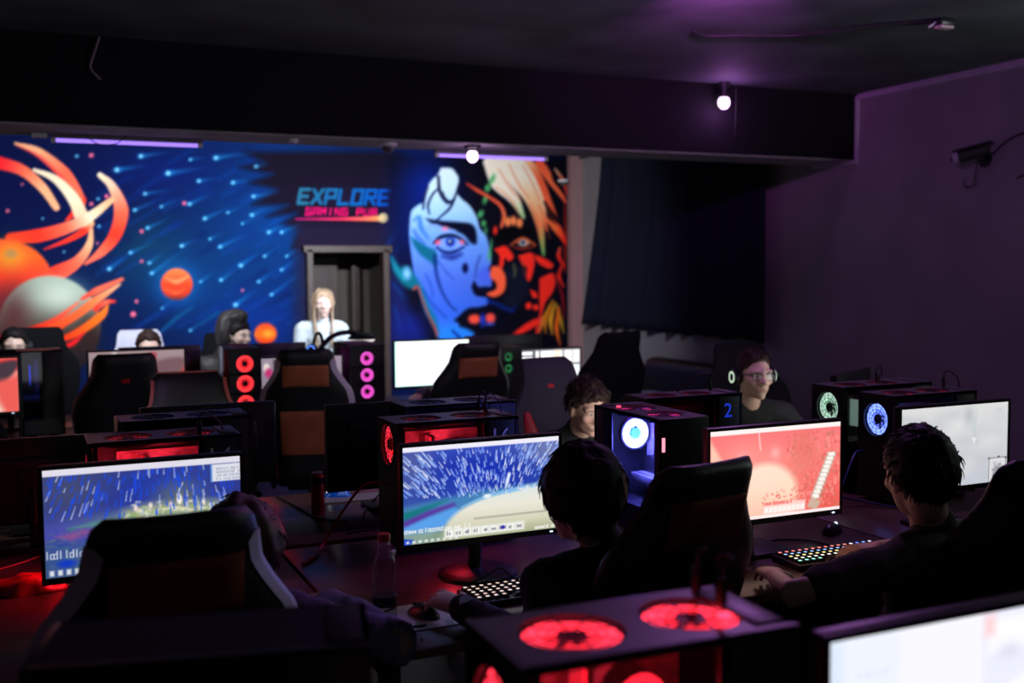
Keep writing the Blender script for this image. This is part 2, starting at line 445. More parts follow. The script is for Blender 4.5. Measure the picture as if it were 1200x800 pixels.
# dark patch behind the lettering with spiky edge
p.poly([(285, 178), (470, 178), (492, 300), (452, 300), (350, 292), (342, 290), (352, 268), (330, 262), (348, 250), (312, 254), (338, 240), (295, 240), (325, 222), (292, 214), (320, 204), (280, 196), (310, 190)], (30, 21, 44), 4)
p.poly([(345, 262), (475, 262), (480, 420), (345, 420)], (46, 38, 68), 8, 0.75)
p.poly([(452, 330), (500, 330), (500, 430), (452, 430)], (34, 40, 104), 8, 0.8)
for a in ((452, 290, 472, 262), (456, 300, 480, 275), (458, 330, 476, 350), (462, 360, 470, 385), (478, 372, 484, 388)): p.stroke([a[:2], a[2:]], [2, 5], (24, 84, 150), 3, 0.7)
# stars, comets
heads = [(165, 183, 1.3), (137, 199, 1.5), (197, 203, 1.5), (253, 185, 1.3), (233, 212, 1), (223, 187, .7), (273, 214, 1), (297, 230, 1), (170, 227, .9), (222, 239, 1), (158, 246, .9), (240, 256, 1), (295, 252, 1), (315, 272, 1), (330, 272, .9), (173, 267, .9), (213, 288, 1), (258, 289, .9), (153, 296, .9), (128, 315, 1.1), (175, 308, .8), (178, 320, 1), (282, 311, 1.1), (259, 328, .9), (276, 357, 1.2), (300, 195, .8), (189, 242, .6), (267, 249, .6), (246, 280, .6), (284, 262, .5), (235, 330, .6), (303, 330, .7), (330, 316, .7), (318, 345, .8), (190, 361, .5), (223, 387, .6), (116, 265, .7), (115, 233, .7), (90, 183, .8), (50, 256, .5), (75, 295, .5), (310, 300, .7), (336, 300, .6)]
for x, y, s_ in heads:
    L = rng.uniform(22, 48)*s_; sl = 0.15 if y < 235 else (0.45 if y < 300 else 0.72)
    if x > 120: p.stroke([(x, y), (x+L*0.5, y-L*0.5*sl), (x+L, y-L*sl)], [3.2*s_, 2.6*s_, 1], [(50, 160, 215), (14, 105, 180)], 2, 0.65, fade=(1, 0))
    p.glow(x, y, 3.2*s_, 2.6*s_, (50, 150, 215), 0.6); p.ell(x, y, 1.6*s_, 1.3*s_, (150, 215, 240), 1.2)
for x, y, r_ in ((107, 182, 2.6), (9, 247, 2), (107, 239, 2.2), (125, 230, 2.4), (26, 216, 1.4), (216, 238, 2.2), (166, 271, 2.2), (166, 306, 1.8), (114, 285, 1.4), (160, 353, 2), (156, 368, 3.2), (284, 340, 1.4)):
    p.ell(x, y, r_, r_, (245, 120, 150), 1.5)
p.stroke([(185, 392), (205, 374), (225, 360)], [2, 4, 1], (16, 110, 150), 2, 0.7); p.stroke([(235, 380), (255, 366)], [1, 3], (16, 110, 150), 2, 0.6)
# small planets
p.glow(207, 333, 22, 22, (40, 130, 210), 0.8); p.ell(207, 333, 18.5, 18.5, grad([(315, (250, 140, 84)), (333, (240, 84, 50)), (345, (200, 70, 50)), (352, (110, 60, 60))]), 1.5)
p.stroke([(195, 326), (207, 330), (220, 324)], [1, 5, 2], (255, 170, 120), 2, 0.8); p.stroke([(192, 338), (206, 343), (216, 339)], [1, 4, 1], (255, 120, 70), 2, 0.8)
p.ell(311, 391, 13, 12.5, grad([(379, (235, 84, 44)), (392, (255, 120, 40)), (404, (200, 60, 30))]), 2); p.ell(314, 391, 5, 4, (255, 160, 60), 3)
# the big ribbons
O1, O2, O3, O4 = (255, 70, 50), (255, 120, 92), (255, 185, 140), (252, 228, 195)
p.stroke([(106, 262), (99, 270), (80, 281), (52, 292)], [9, 9, 6, 2], [O3, O1, O1, (240, 60, 60)], 1.2)
p.stroke([(94, 235), (88, 248), (78, 258)], [14, 8, 3], [O1, (250, 50, 50), O1], 1.2)
p.stroke([(18, 168), (45, 178), (75, 203), (92, 228), (96, 240)], [3, 10, 15, 11, 6], [O3, O3, O2, O2, O1], 1.2)
p.stroke([(20, 171), (48, 185), (74, 210)], [1, 4, 3], (250, 60, 70), 2, 0.7)
p.stroke([(-30, 184), (0, 191), (27, 200), (50, 220), (66, 243)], [16, 15, 13, 11, 8], [(245, 30, 50), (250, 50, 60), O2, O3, O3], 1.2)
p.stroke([(117, 205), (131, 218), (142, 246), (135, 275), (119, 295), (100, 309)], [6, 10, 17, 15, 11, 3], [O4, (250, 200, 170), O2, O1, O2, O2], 1.2)
p.stroke([(40, 199), (65, 210), (86, 233), (97, 257)], [4, 9, 14, 17], [O4, O4, O4, (250, 200, 165)], 1.2)
p.stroke([(12, 279), (45, 276), (78, 267), (105, 254), (131, 234)], [12, 16, 14, 12, 7], [O1, O1, O2, O4, O3], 1.2)
p.stroke([(107, 269), (104, 288), (90, 307), (66, 321)], [4, 9, 13, 20], [O3, O3, O2, O1], 1.2)
# orange planet and grey planet with its torn ring
p.ell(0, 334, 63, 54, grad([(280, (255, 92, 56)), (300, (250, 110, 50)), (325, (245, 70, 50)), (350, (150, 48, 60)), (390, (60, 34, 50))]), 1.5)
p.glow(12, 300, 20, 18, (232, 170, 60), 0.8); p.ell(13, 297, 6, 4.5, (190, 150, 100), 3)
p.ell(58, 383, 60, 60, grad([(322, (170, 182, 165)), (350, (160, 172, 158)), (375, (110, 105, 95)), (395, (74, 52, 48)), (420, (44, 38, 44))]), 1.5)
p.glow(70, 346, 30, 20, (205, 214, 198), 0.8); p.glow(16, 372, 20, 36, (105, 62, 62), 0.85); p.glow(104, 394, 14, 30, (60, 44, 44), 0.7)
for pts, w_, c_ in (([(-20, 402), (20, 393), (60, 378), (92, 354)], [10, 12, 8, 2], [(220, 24, 44), (250, 60, 40), O2]),
                    ([(0, 408), (45, 396), (85, 372), (108, 358)], [6, 9, 8, 3], [(240, 30, 44), (255, 84, 40), (255, 110, 60)]),
                    ([(30, 394), (80, 374), (112, 352), (140, 333)], [5, 8, 10, 3], [(255, 80, 40), (255, 120, 70), O3]),
                    ([(96, 350), (114, 340), (143, 327)], [3, 8, 4], [O1, O2, O2]),
                    ([(54, 404), (90, 390), (118, 370), (126, 358)], [4, 9, 10, 3], [(240, 40, 34), (255, 120, 40), (255, 140, 60)]),
                    ([(62, 412), (85, 402), (98, 390)], [3, 6, 2], [(230, 36, 44), (240, 50, 60)]),
                    ([(112, 362), (124, 354), (134, 353)], [6, 6, 3], [O1, O2, O1])):
    p.stroke(pts, w_, c_, 1.5)
# lettering
LET = {'E': [[(1, 0), (0, 0), (0, 1), (1, 1)], [(0, .5), (.85, .5)]], 'X': [[(0, 0), (1, 1)], [(1, 0), (0, 1)]], 'P': [[(0, 1), (0, 0), (1, 0), (1, .55), (0, .55)]], 'L': [[(0, 0), (0, 1), (1, 1)]], 'O': [[(0, 0), (1, 0), (1, 1), (0, 1), (0, 0)]], 'R': [[(0, 1), (0, 0), (1, 0), (1, .5), (0, .5)], [(.4, .5), (1, 1)]],
       'G': [[(1, 0), (0, 0), (0, 1), (1, 1), (1, .5), (.5, .5)]], 'A': [[(0, 1), (0, 0), (1, 0), (1, 1)], [(0, .6), (1, .6)]], 'M': [[(0, 1), (0, 0), (.5, .5), (1, 0), (1, 1)]], 'I': [[(.5, 0), (.5, 1)]], 'N': [[(0, 1), (0, 0), (1, 1), (1, 0)]], 'U': [[(0, 0), (0, 1), (1, 1), (1, 0)]], 'B': [[(0, 0), (.9, 0), (.9, .45), (0, .5), (1, .55), (1, 1), (0, 1), (0, 0)]], ' ': []}
def letters(P, txt, x0, y0, cw, gap, h_, wd, cols, slant=0.0, dy=0.0, soft=0.8, alpha=1.0):
    for k, ch in enumerate(txt):
        for st in LET.get(ch, []):
            pts = [(x0+k*(cw+gap)+u*cw-(v-0.5)*slant, y0+v*h_+dy*k) for u, v in st]
            c = [cols[0][j]+(cols[1][j]-cols[0][j])*k/max(1, len(txt)-1) for j in range(3)]
            for a, b in zip(pts[:-1], pts[1:]): P.stroke([a, b], wd, c, soft, alpha)
p.glow(402, 230, 60, 16, (40, 30, 70), 0.6)
letters(p, 'EXPLORE', 351, 222, 10.6, 5.0, 16.0, 4.0, [(48, 120, 150), (0, 100, 190)], 3.0, 0.25)
letters(p, 'GAMING PUB', 359, 244, 5.2, 3.3, 7.6, 1.7, [(250, 20, 130), (250, 20, 120)], 1.0, 0.12)
p.stroke([(347, 256.5), (400, 256.5), (440, 256), (449, 255)], [1.4, 3, 6, 9.5], [(240, 40, 150), (250, 70, 110), (255, 160, 100), (255, 220, 150)], 1)
p.ell(449, 255.3, 5.2, 5.2, (255, 225, 150), 1.5)
# the painted face (own coordinates: a square 800 units wide)
def F(q): return [(440+a*0.3, 180+b*0.3) for a, b in q]
def fp(q, c, soft=1.2, al=1.0, cv=True): p.poly(F(q), c, soft, al, cv)
def fs(q, w_, c, soft=1.2, al=1.0): p.stroke(F(q), [k*0.3 for k in (w_ if isinstance(w_, (list, tuple)) else [w_])], c, soft, al)
def fe(cx, cy, rx, ry, c, soft=1.2, al=1.0, rot=0): p.ell(440+cx*0.3, 180+cy*0.3, rx*0.3, ry*0.3, c, soft, al, rot)
p.poly([(452, 184), (470, 180), (668, 184), (668, 430), (520, 430), (478, 360), (466, 300)], (16, 13, 34), 6)
p.glow(500, 225, 34, 46, (8, 52, 165), 0.85); p.glow(476, 270, 22, 50, (10, 34, 110), 0.8); p.glow(480, 385, 26, 24, (30, 44, 140), 0.8)
BLUE = grad([(196, (232, 246, 255)), (225, (214, 240, 255)), (250, (178, 218, 255)), (285, (122, 168, 246)), (330, (92, 128, 230)), (370, (70, 120, 235)), (398, (66, 160, 250))])
fp([(60, 400), (95, 440), (130, 440), (165, 495), (155, 530), (110, 515), (75, 465)], (20, 120, 140), 3)
fe(122, 468, 15, 22, (150, 200, 250), 3); fs([(62, 410), (80, 450), (110, 490)], [8, 14, 6], (40, 170, 190), 3, 0.7)
fp([(255, 55), (298, 58), (326, 92), (318, 150), (345, 182), (372, 208), (396, 250), (408, 292), (432, 320), (446, 372), (452, 425), (440, 452), (452, 490), (450, 520), (420, 530), (385, 525), (400, 552), (438, 565), (430, 600), (380, 612), (345, 640), (325, 680), (355, 712), (250, 722), (228, 660), (198, 620), (178, 560), (164, 500), (150, 470), (140, 400), (132, 330), (133, 270), (140, 225), (162, 203), (186, 188), (195, 150), (215, 108), (242, 82)], BLUE, 1.6)
fp([(140, 325), (205, 365), (236, 382), (238, 440), (215, 425), (172, 392), (146, 352)], (24, 118, 150), 2)
fp([(150, 470), (185, 520), (205, 580), (240, 650), (250, 720), (228, 680), (195, 620), (172, 545)], (28, 128, 165), 2.5)
NV = (12, 18, 66)
fs([(322, 130), (308, 175), (288, 215), (240, 258)], [4, 8, 8, 4], NV, 1.6); fs([(245, 90), (252, 150), (280, 190), (305, 180)], [10, 12, 12, 6], NV, 1.6)
fs([(246, 135), (222, 160), (205, 200), (210, 235)], [4, 7, 8, 4], NV, 1.6); fs([(204, 130), (190, 175), (186, 215)], [5, 8, 5], NV, 1.8); fs([(312, 66), (334, 100), (328, 150), (345, 180)], [4, 12, 10, 4], NV, 2)
fs([(262, 150), (272, 175), (300, 195)], [5, 9, 4], NV, 1.4)
fs([(150, 260), (170, 250), (178, 290), (205, 330)], [6, 14, 18, 8], (70, 130, 225), 2.5, 0.9); fs([(150, 300), (168, 330), (190, 350)], [8, 12, 6], (60, 110, 205), 2.5, .9)
fp([(198, 254), (255, 262), (330, 268), (372, 274), (392, 300), (394, 350), (372, 348), (345, 318), (300, 298), (245, 284), (215, 270)], (10, 14, 52), 2)
fs([(205, 288), (235, 282), (262, 292), (310, 302)], [12, 16, 12, 6], (150, 185, 250), 2); fe(272, 293, 11, 8, (255, 150, 190), 2)
fs([(228, 348), (255, 326), (300, 320), (335, 335), (358, 355)], [8, 14, 14, 12, 6], (10, 14, 60), 1.5)
fe(293, 350, 46, 19, (150, 180, 255), 1.5); fe(243, 346, 10, 9, (255, 110, 140), 2); fe(338, 345, 9, 8, (255, 120, 150), 2)
fe(292, 345, 19, 19, (50, 86, 200), 1.5); fe(292, 345, 9, 9, (10, 16, 70), 1.2); fe(290, 342, 5, 5, (220, 235, 255), 1.2)
fs([(240, 366), (268, 384), (305, 384), (345, 364)], [6, 10, 10, 5], (16, 24, 96), 1.6); fs([(262, 400), (300, 405), (335, 392)], [8, 20, 8], (24, 40, 130), 3, 0.8)
fs([(232, 400), (238, 470), (260, 540), (290, 590), (315, 612)], [14, 12, 8, 6, 4], (22, 50, 130), 2, 0.85)
fs([(245, 420), (275, 460), (305, 490)], [4, 6, 3], (60, 90, 190), 2, 0.8); fs([(185, 530), (225, 590), (275, 640)], [5, 7, 4], (40, 80, 180), 2, 0.8); fs([(195, 470), (215, 510), (225, 560)], [5, 8, 4], (50, 90, 190), 2, 0.7)
fe(350, 447, 12, 19, (16, 26, 86), 1.5)
fs([(408, 400), (395, 440), (390, 482)], [5, 8, 5], (60, 80, 170), 2.5, 0.8); fp([(396, 470), (430, 440), (452, 470), (446, 505), (415, 505)], (92, 120, 235), 3)
fp([(374, 520), (386, 498), (402, 520), (442, 520), (470, 548), (440, 556), (402, 556), (384, 546)], (12, 14, 52), 1.8)
fs([(150, 528), (165, 520), (180, 560), (205, 625), (236, 690), (240, 712)], [10, 7, 6, 6, 9, 5], (225, 84, 66), 1.6, 0.9)
fp([(308, 650), (358, 606), (400, 600), (440, 592), (475, 600), (522, 622), (505, 660), (450, 692), (380, 692), (338, 672)], (10, 11, 38), 2)
fe(386, 646, 24, 19, (255, 98, 78), 2); fe(448, 642, 20, 19, (255, 98, 88), 2); fe(418, 650, 9, 22, (52, 84, 225), 2.5); fe(446, 665, 16, 5, (90, 120, 240), 2)
fs([(440, 575), (480, 590), (530, 610), (545, 590)], [12, 10, 16, 8], (20, 70, 190), 3, 0.8)
fp([(250, 722), (268, 682), (330, 676), (385, 702), (345, 735), (260, 745)], (56, 150, 250), 2.5); fs([(300, 690), (330, 720)], [6, 10], (16, 60, 150), 2)
# right, dark half of the face
fp([(455, 300), (520, 285), (600, 292), (622, 318), (560, 322), (510, 345), (470, 345)], (6, 5, 16), 2.5)
fp([(500, 450), (560, 430), (600, 480), (590, 560), (540, 600), (500, 580), (520, 520)], (28, 32, 54), 4)
RD, OR = (255, 62, 48), (255, 112, 76)
fp([(463, 372), (508, 360), (540, 402), (520, 420), (505, 410), (496, 446), (482, 440), (484, 402)], RD, 1.6)
fp([(452, 440), (485, 442), (508, 482), (502, 538), (462, 560), (434, 546), (468, 530), (470, 505), (448, 480)], OR, 1.6)
fp([(556, 398), (610, 386), (622, 430), (604, 496), (588, 484), (590, 446), (572, 432)], RD, 1.6); fp([(620, 394), (660, 408), (694, 432), (682, 450), (646, 436), (624, 414)], RD, 1.6)
fp([(602, 530), (626, 540), (634, 560), (614, 562)], RD, 1.5); fe(598, 594, 13, 14, RD, 1.5); fe(626, 600, 13, 12, RD, 1.5)
fp([(640, 486), (690, 466), (704, 500), (690, 545), (668, 575), (655, 610), (642, 660), (634, 704), (624, 690), (640, 620), (638, 560)], RD, 1.8)
fp([(536, 702), (585, 664), (632, 642), (640, 662), (600, 690), (560, 706)], RD, 1.8)
fs([(528, 358), (552, 340), (580, 332), (622, 356)], [6, 10, 12, 8], (230, 110, 60), 1.6); fe(578, 349, 22, 13, (235, 170, 140), 1.5); fe(576, 347, 10, 10, (90, 150, 190), 1.3); fe(576, 347, 4, 4, (20, 20, 40), 1)
fs([(540, 365), (575, 372), (620, 362)], [4, 7, 4], (210, 70, 50), 1.5)
fs([(538, 430), (545, 460), (540, 480)], [3, 6, 2], (150, 160, 90), 2, 0.8); fs([(575, 420), (582, 470)], [3, 5], (190, 90, 60), 2, 0.7)
# orange hair
PE, YE = (255, 240, 222), (255, 205, 162)
for q, w_, c_ in (([(640, 40), (690, 110), (744, 190)], [40, 30, 10], [OR, (255, 130, 84), OR]), ([(590, 30), (640, 110), (682, 210), (738, 335)], [46, 40, 30, 12], [YE, OR, OR, (255, 80, 50)]),
                  ([(650, 240), (700, 290), (742, 350)], [10, 24, 10], [OR, (255, 130, 70), RD]), ([(540, 28), (600, 110), (645, 200), (668, 300)], [66, 56, 36, 8], [PE, PE, YE, OR]),
                  ([(490, 28), (555, 105), (612, 185), (642, 280), (656, 394)], [74, 64, 50, 32, 10], [PE, PE, YE, (255, 150, 100), (140, 200, 120)]),
                  ([(442, 35), (482, 110), (540, 175), (578, 248)], [44, 70, 44, 14], [PE, PE, PE, (180, 210, 150)]), ([(440, 30), (520, 60), (560, 30)], [30, 50, 30], [PE, PE, PE]),
                  ([(720, 370), (715, 400), (735, 440)], [10, 16, 8], [OR, RD, RD]), ([(725, 440), (716, 480), (735, 520)], [8, 14, 6], [RD, RD, RD]), ([(700, 60), (736, 110), (744, 160)], [8, 14, 8], [YE, OR, RD])):
    fs(q, w_, c_, 1.6)
for q in ([(520, 40), (560, 120), (600, 175)], [(575, 45), (615, 120), (640, 180)], [(480, 60), (530, 140), (575, 190)], [(470, 130), (530, 180), (560, 235)], [(620, 60), (655, 130), (690, 210)], [(640, 200), (660, 250), (680, 330)], [(600, 190), (628, 250), (640, 330)]):
    fs(q, [1.5, 5, 2], (235, 120, 76), 1.6, 0.7)
fs([(690, 50), (700, 100), (735, 150)], [8, 16, 8], (14, 12, 30), 2); fs([(660, 190), (700, 250), (740, 290)], [6, 18, 6], (14, 12, 30), 2)
for x, y, rx, ry, a_ in ((456, 100, 9, 20, .4), (438, 134, 12, 17, .3), (428, 180, 9, 18, .3), (410, 236, 11, 17, .5), (422, 272, 10, 13, 0), (430, 300, 6, 12, 0), (446, 390, 6, 26, .1), (452, 350, 4, 16, 0)): fe(x, y, rx, ry, (96, 190, 120), 1.6, 0.9, a_)
fs([(358, 118), (395, 142), (440, 168), (485, 200), (502, 240), (492, 285)], [8, 12, 12, 14, 16, 12], [(225, 70, 60), OR, OR, OR, (255, 130, 90), (255, 120, 80)], 1.6)
for x, y in ((516, 266), (538, 262), (562, 270)): fe(x, y, 13, 19, (255, 150, 96), 1.6)
fe(468, 300, 8, 16, RD, 1.6)
for q, c_ in (([(692, 575), (660, 640), (640, 690)], (225, 150, 40)), ([(700, 585), (684, 650), (690, 705)], (235, 170, 50)), ([(706, 590), (722, 650), (735, 700)], (190, 150, 50)), ([(684, 600), (662, 660), (664, 700)], (200, 130, 40)), ([(716, 600), (706, 680), (720, 745)], (240, 120, 40))):
    fs(q, [8, 20, 5], c_, 1.8)
fs([(700, 470), (730, 560), (735, 640)], [6, 12, 6], (200, 40, 50), 2, 0.8); fs([(740, 200), (742, 330), (738, 460)], [8, 14, 8], (235, 60, 40), 2, 0.7); fs([(650, 640), (640, 700)], [8, 6], OR, 2)
set_cols(me, p.linear()**1.22)
me.materials.append(attr_mat('mural_paint', 0.8, spec=0.08))
mural = bpy.data.objects.new('mural', me); COL.objects.link(mural); mural.location = (0, WY-0.004, 0)
tag(mural, 'painted mural across the back wall with planets, comets, neon lettering and a huge face', 'mural')

# ------------------------------------------------------------------ blacklight tubes, bulbs, cameras, wires
TUBE = emat('violet_tube_glow', rgb(165, 130, 250), 1.25)
GLOWP = emat('purple_bulb_glow', (1.0, 0.70, 1.0), 3.0)
def uv_tube(x0, x1, label, E=1.0):
    t = thing('blacklight_tube', label, 'tube light', ((x0+x1)/2, 7.30, 2.585), 0, 'blacklight tubes under the ceiling beam')
    L = x1-x0
    MB().box((0, 0, -0.012), (L, 0.045, 0.024), bev=0.005).build('fixture', mat('fixture_white', rgb(120, 110, 130), 0.5), t)
    MB().cyl((-L/2+0.03, 0.0, -0.036), (L/2-0.03, 0.0, -0.036), 0.012).build('tube', TUBE, t, 60)
    for sx in (-1, 1): MB().box((sx*(L/2-0.015), 0, -0.032), (0.03, 0.036, 0.036), bev=0.006).build('end_cap', WHITE_P, t)
    a = lamp('tube_light', 'AREA', (0, 0.03, -0.05), E_TUBE*E, (0.86, 0.92, 1.0), parent=t, shape='RECTANGLE', spread=math.radians(112))
    a.data.size = L; a.data.size_y = 0.03; a.rotation_euler = (math.radians(78), 0, 0)
    return t
t1 = uv_tube(0.165, 1.08, 'violet blacklight tube under the beam above the painted planets')
t2 = uv_tube(2.70, 3.60, 'violet blacklight tube under the beam above the painted face', 1.3)
for k, (a, b) in enumerate((((0.36, 7.20, 2.585), (0.47, 7.22, 2.52)), ((0.60, 7.2, 2.585), (0.50, 7.22, 2.525)))):
    tag(MB().tube([a, ((a[0]+b[0])/2, a[1], (a[2]+b[2])/2-0.02), b], 0.003).build('wire', RUBBER, None, 60), ('dangling black wire left of the crossing in front of the blacklight tube', 'dangling black wire right of the crossing in front of the blacklight tube')[k], 'wire')
def bulb(loc, label, E, up=True, r=0.045, col=(0.82, 0.42, 1.0), name='party_bulb'):
    t = thing(name, label, 'light bulb', loc)
    if up: MB().lathe([(0.0, 0.11), (0.045, 0.11), (0.045, 0.085), (0.022, 0.08), (0.022, 0.03), (0.03, 0.025), (0.03, 0.0)], (0, 0, 0)).build('socket', PLASTIC, t, 40)
    else: MB().lathe([(0, 0.04), (0.06, 0.04), (0.06, 0.02), (0.03, 0.01), (0.03, 0)], (0, 0, 0)).build('socket', PLASTIC, t, 40)
    MB().ell((0, 0, -0.035), (r, r, r*1.12)).build('globe', GLOWP, t, 180)
    lamp('bulb_light', 'POINT', (0, -0.07, -0.10), E, col, 0.05, t)
    return t
bulb((4.84, 6.80, 3.005), 'bright round purple bulb hanging by the front of the ceiling beam', E_BULB, True, 0.045, (0.72, 0.22, 1.0))
bulb((2.86, 6.98, 2.55), 'small glowing bulb under the beam above the painted face', E_BULB*0.35, False, 0.04)
ob_ = bulb((3.04, 4.08, 3.045), 'purple bulb on the ceiling in front of the beam', E_OFFBULB, True, 0.04, (0.72, 0.27, 1.0))
sp_ = lamp('ceiling_spot', 'SPOT', (0.02, 0.05, -0.06), 170.0, (0.85, 0.16, 1.0), 0.03, ob_, spot_size=math.radians(64), spot_blend=1.0)
sp_.rotation_euler = Vector((0.40, 0.78, 0.16)).to_track_quat('-Z', 'Y').to_euler()
lamp('added_fill', 'AREA', (1.0, -1.6, 3.05), E_FILL, (0.85, 1.0, 0.95), shape='SQUARE', size=0.5)  # added fill light without a lamp body
sc = thing('added_uplight', 'unseen uplight added on the right wall to brighten the ceiling', 'added light', (6.12, 2.3, 2.3))  # helper lamp added to lift the ceiling and general fill
MB().lathe([(0, -0.10), (0.05, -0.08), (0.09, 0.0), (0.085, 0.0), (0.045, -0.07), (0, -0.085)], seg=28).box((0.06, 0, -0.05), (0.04, 0.08, 0.12), bev=0.006).build('bowl', PLASTIC, sc, 50)
MB().ell((0, 0, -0.04), (0.04, 0.04, 0.03)).build('uplight_bulb', emat('uplight_glow', (0.9, 1.0, 0.95), 3.0), sc, 180)
lamp('uplight_lamp', 'AREA', (0.02, 0, 0.03), E_UPLIGHT, (0.85, 1.0, 0.95), parent=sc, shape='DISK', size=0.12).rotation_euler = Vector((-0.62, 0.35, 0.70)).to_track_quat('-Z', 'Y').to_euler()
def dome(loc, label, r=0.05, down=True):
    t = thing('dome_camera', label, 'ceiling camera', loc)
    MB().lathe([(0, 0.0), (r*1.25, 0.0), (r*1.25, -0.018), (r*1.05, -0.025), (0, -0.025)], seg=28).build('base', WHITE_P, t, 40)
    MB().ell((0, 0, -0.03), (r*0.85, r*0.85, r*0.8)).build('dome', mat('smoked_dome', (0.08, 0.08, 0.09), 0.1), t, 180)
dome((2.27, 7.05, BZ), 'small dome camera under the beam above the doorway')
t = dome((5.93, 11.6, 2.80), 'small dome camera at the top right corner of the mural')
s = thing('smoke_detector', 'little pale smoke detector under the beam left of the dome camera', 'smoke detector', (1.62, 7.05, BZ))
MB().lathe([(0, 0), (0.035, 0), (0.035, -0.015), (0.022, -0.03), (0, -0.03)]).build('body', WHITE_P, s, 40)
MB().ring((0, 0, -0.031), 0.006, 0.012, 0.003).build('vent', PLASTIC, s)
# bullet camera on the right wall
c = thing('security_camera', 'dark bullet security camera on the right wall with dangling cable', 'security camera', (6.2, 5.58, 2.46))
MB().cyl((-0.012, 0, 0.02), (0, 0, 0.02), 0.06).build('mount_plate', PLASTIC, c, 40)
MB().tube([(-0.01, 0, 0.02), (-0.07, 0.01, 0.03), (-0.10, 0.02, 0.05)], 0.014).build('bracket', PLASTIC, c, 60)
MB().cyl((-0.06, -0.07, 0.075), (-0.16, 0.12, 0.03), 0.042, 0.042, 24).box((-0.105, 0.02, 0.10), (0.10, 0.26, 0.012), (math.radians(-12), 0, math.radians(26)), bev=0.005).build('camera_body', PLASTIC_M, c, 40)
MB().cyl((-0.148, 0.095, 0.036), (-0.166, 0.129, 0.028), 0.045, 0.045, 24).build('front_ring', mat('pale_violet_plastic', rgb(150, 120, 160), 0.4), c, 40)
MB().ell((-0.166, 0.13, 0.028), (0.028, 0.016, 0.028)).build('lens', mat('lens_glass', (0.01, 0.01, 0.015), 0.08), c, 180)
MB().tube([(-0.08, 0.0, 0.03), (-0.06, 0.03, -0.08), (-0.05, 0.06, -0.16), (-0.07, 0.11, -0.17), (-0.06, 0.13, -0.12)], 0.005).build('cable', RUBBER, c, 60)
tag(MB().tube([(6.19, 5.52, 2.50), (6.185, 5.35, 2.60), (6.185, 5.1, 2.63), (6.185, 4.9, 2.58), (6.185, 4.95, 2.45), (6.185, 5.3, 2.32)], 0.005).build('cable', RUBBER, None, 60), 'thin black cable looping on the right wall beside the security camera', 'cable')
# ceiling sensor and wires
c = thing('ceiling_sensor', 'small pale motion sensor on the dark ceiling at upper right', 'sensor', (4.78, 4.62, CZ))
MB().box((0, 0, -0.02), (0.11, 0.09, 0.04), bev=0.012).build('housing', PLASTIC, c, 40)
MB().box((0.0, -0.01, -0.048), (0.10, 0.06, 0.018), bev=0.008).build('pale_cover', mat('sensor_cover', rgb(205, 170, 175), 0.5), c, 40)
MB().tube([(-0.05, 0, -0.02), (-0.09, 0.01, -0.05), (-0.06, 0.03, -0.03)], 0.006).build('lead', WHITE_P, c, 60)
cz = CZ-0.012
tag(MB().tube([(4.72, 4.64, cz), (4.50, 4.85, cz), (4.30, 5.05, cz-0.015), (4.22, 5.25, cz), (3.95, 5.35, cz), (3.75, 5.45, cz), (3.62, 5.38, cz)], 0.009).build('ceiling_cable', RUBBER, None, 60), 'black cable running along the dark ceiling from the motion sensor', 'cable')
tag(MB().tube([(4.98, 6.84, 3.10), (4.985, 6.85, 2.9), (4.98, 6.86, 2.72)], 0.004).build('cord', RUBBER, None, 60), 'thin black cord hanging down the beam beside the purple bulb', 'cord')
tag(MB().tube([(0.44, 6.84, 3.11), (0.41, 6.84, 3.02), (0.385, 6.84, 2.93), (0.42, 6.84, 2.88), (0.44, 6.84, 2.86)], 0.005).build('cord', mat('grey_cord', rgb(150, 140, 135), 0.6), None, 60), 'loose grey cord dangling down the black beam at upper left', 'cord')
tag(MB().tube([(-0.6, 7.30, 2.585), (-0.2, 7.31, 2.575), (0.02, 7.3, 2.58), (0.16, 7.3, 2.575)], 0.006).build('tube_cable', mat('grey_cord', rgb(150, 140, 135), 0.6), None, 60), 'pale cable leading to the left blacklight tube under the beam', 'cable')
tag(MB().box((0.10, 7.27, 2.572), (0.09, 0.05, 0.03), bev=0.008).build('junction_box', WHITE_P, None, 40), 'small white junction box left of the blacklight tube', 'junction box')

# curtain on the right wall
nu, nv = 150, 24
V = []
for j in range(nv):
    v = j/(nv-1); z = 3.05+(1.08-3.05)*v
    for i in range(nu):
        u = i/(nu-1); y0 = 7.86; y1 = 11.0+0.5*v**1.3
        ph = u*2*PI*13+1.2*math.sin(u*17)+0.5*v*math.sin(u*9)
        x = 6.11-0.055*math.sin(ph)*(0.75+0.45*v)-0.02*math.sin(u*41+2)-0.03
        V.append((x, y0+(y1-y0)*u+0.02*math.cos(ph), z-0.015*v*math.sin(ph*0.5)-(0.03*(1-u)*v)))
cm = MB(); cm.v = V; cm.f = [(j*nu+i, j*nu+i+1, (j+1)*nu+i+1, (j+1)*nu+i) for j in range(nv-1) for i in range(nu-1)]; cm.mi = [0]*len(cm.f)
ct = thing('curtain', 'dark navy curtain with deep folds hanging on the right wall', 'curtain', (0, 0, 0))
o = cm.build('drape', mat('navy_curtain_cloth', rgb(15, 18, 36), 0.85, spec=0.2, bump=0.15, bscale=300), ct, 180)
sm = o.modifiers.new('thickness', 'SOLIDIFY'); sm.thickness = 0.006
MB().cyl((6.10, 7.75, 3.06), (6.10, 11.5, 3.06), 0.014).build('rod', PLASTIC, ct, 60)
for y in (7.8, 9.4, 11.1): MB().box((6.155, y, 3.06), (0.11, 0.02, 0.03)).build('rod_bracket', PLASTIC, ct)
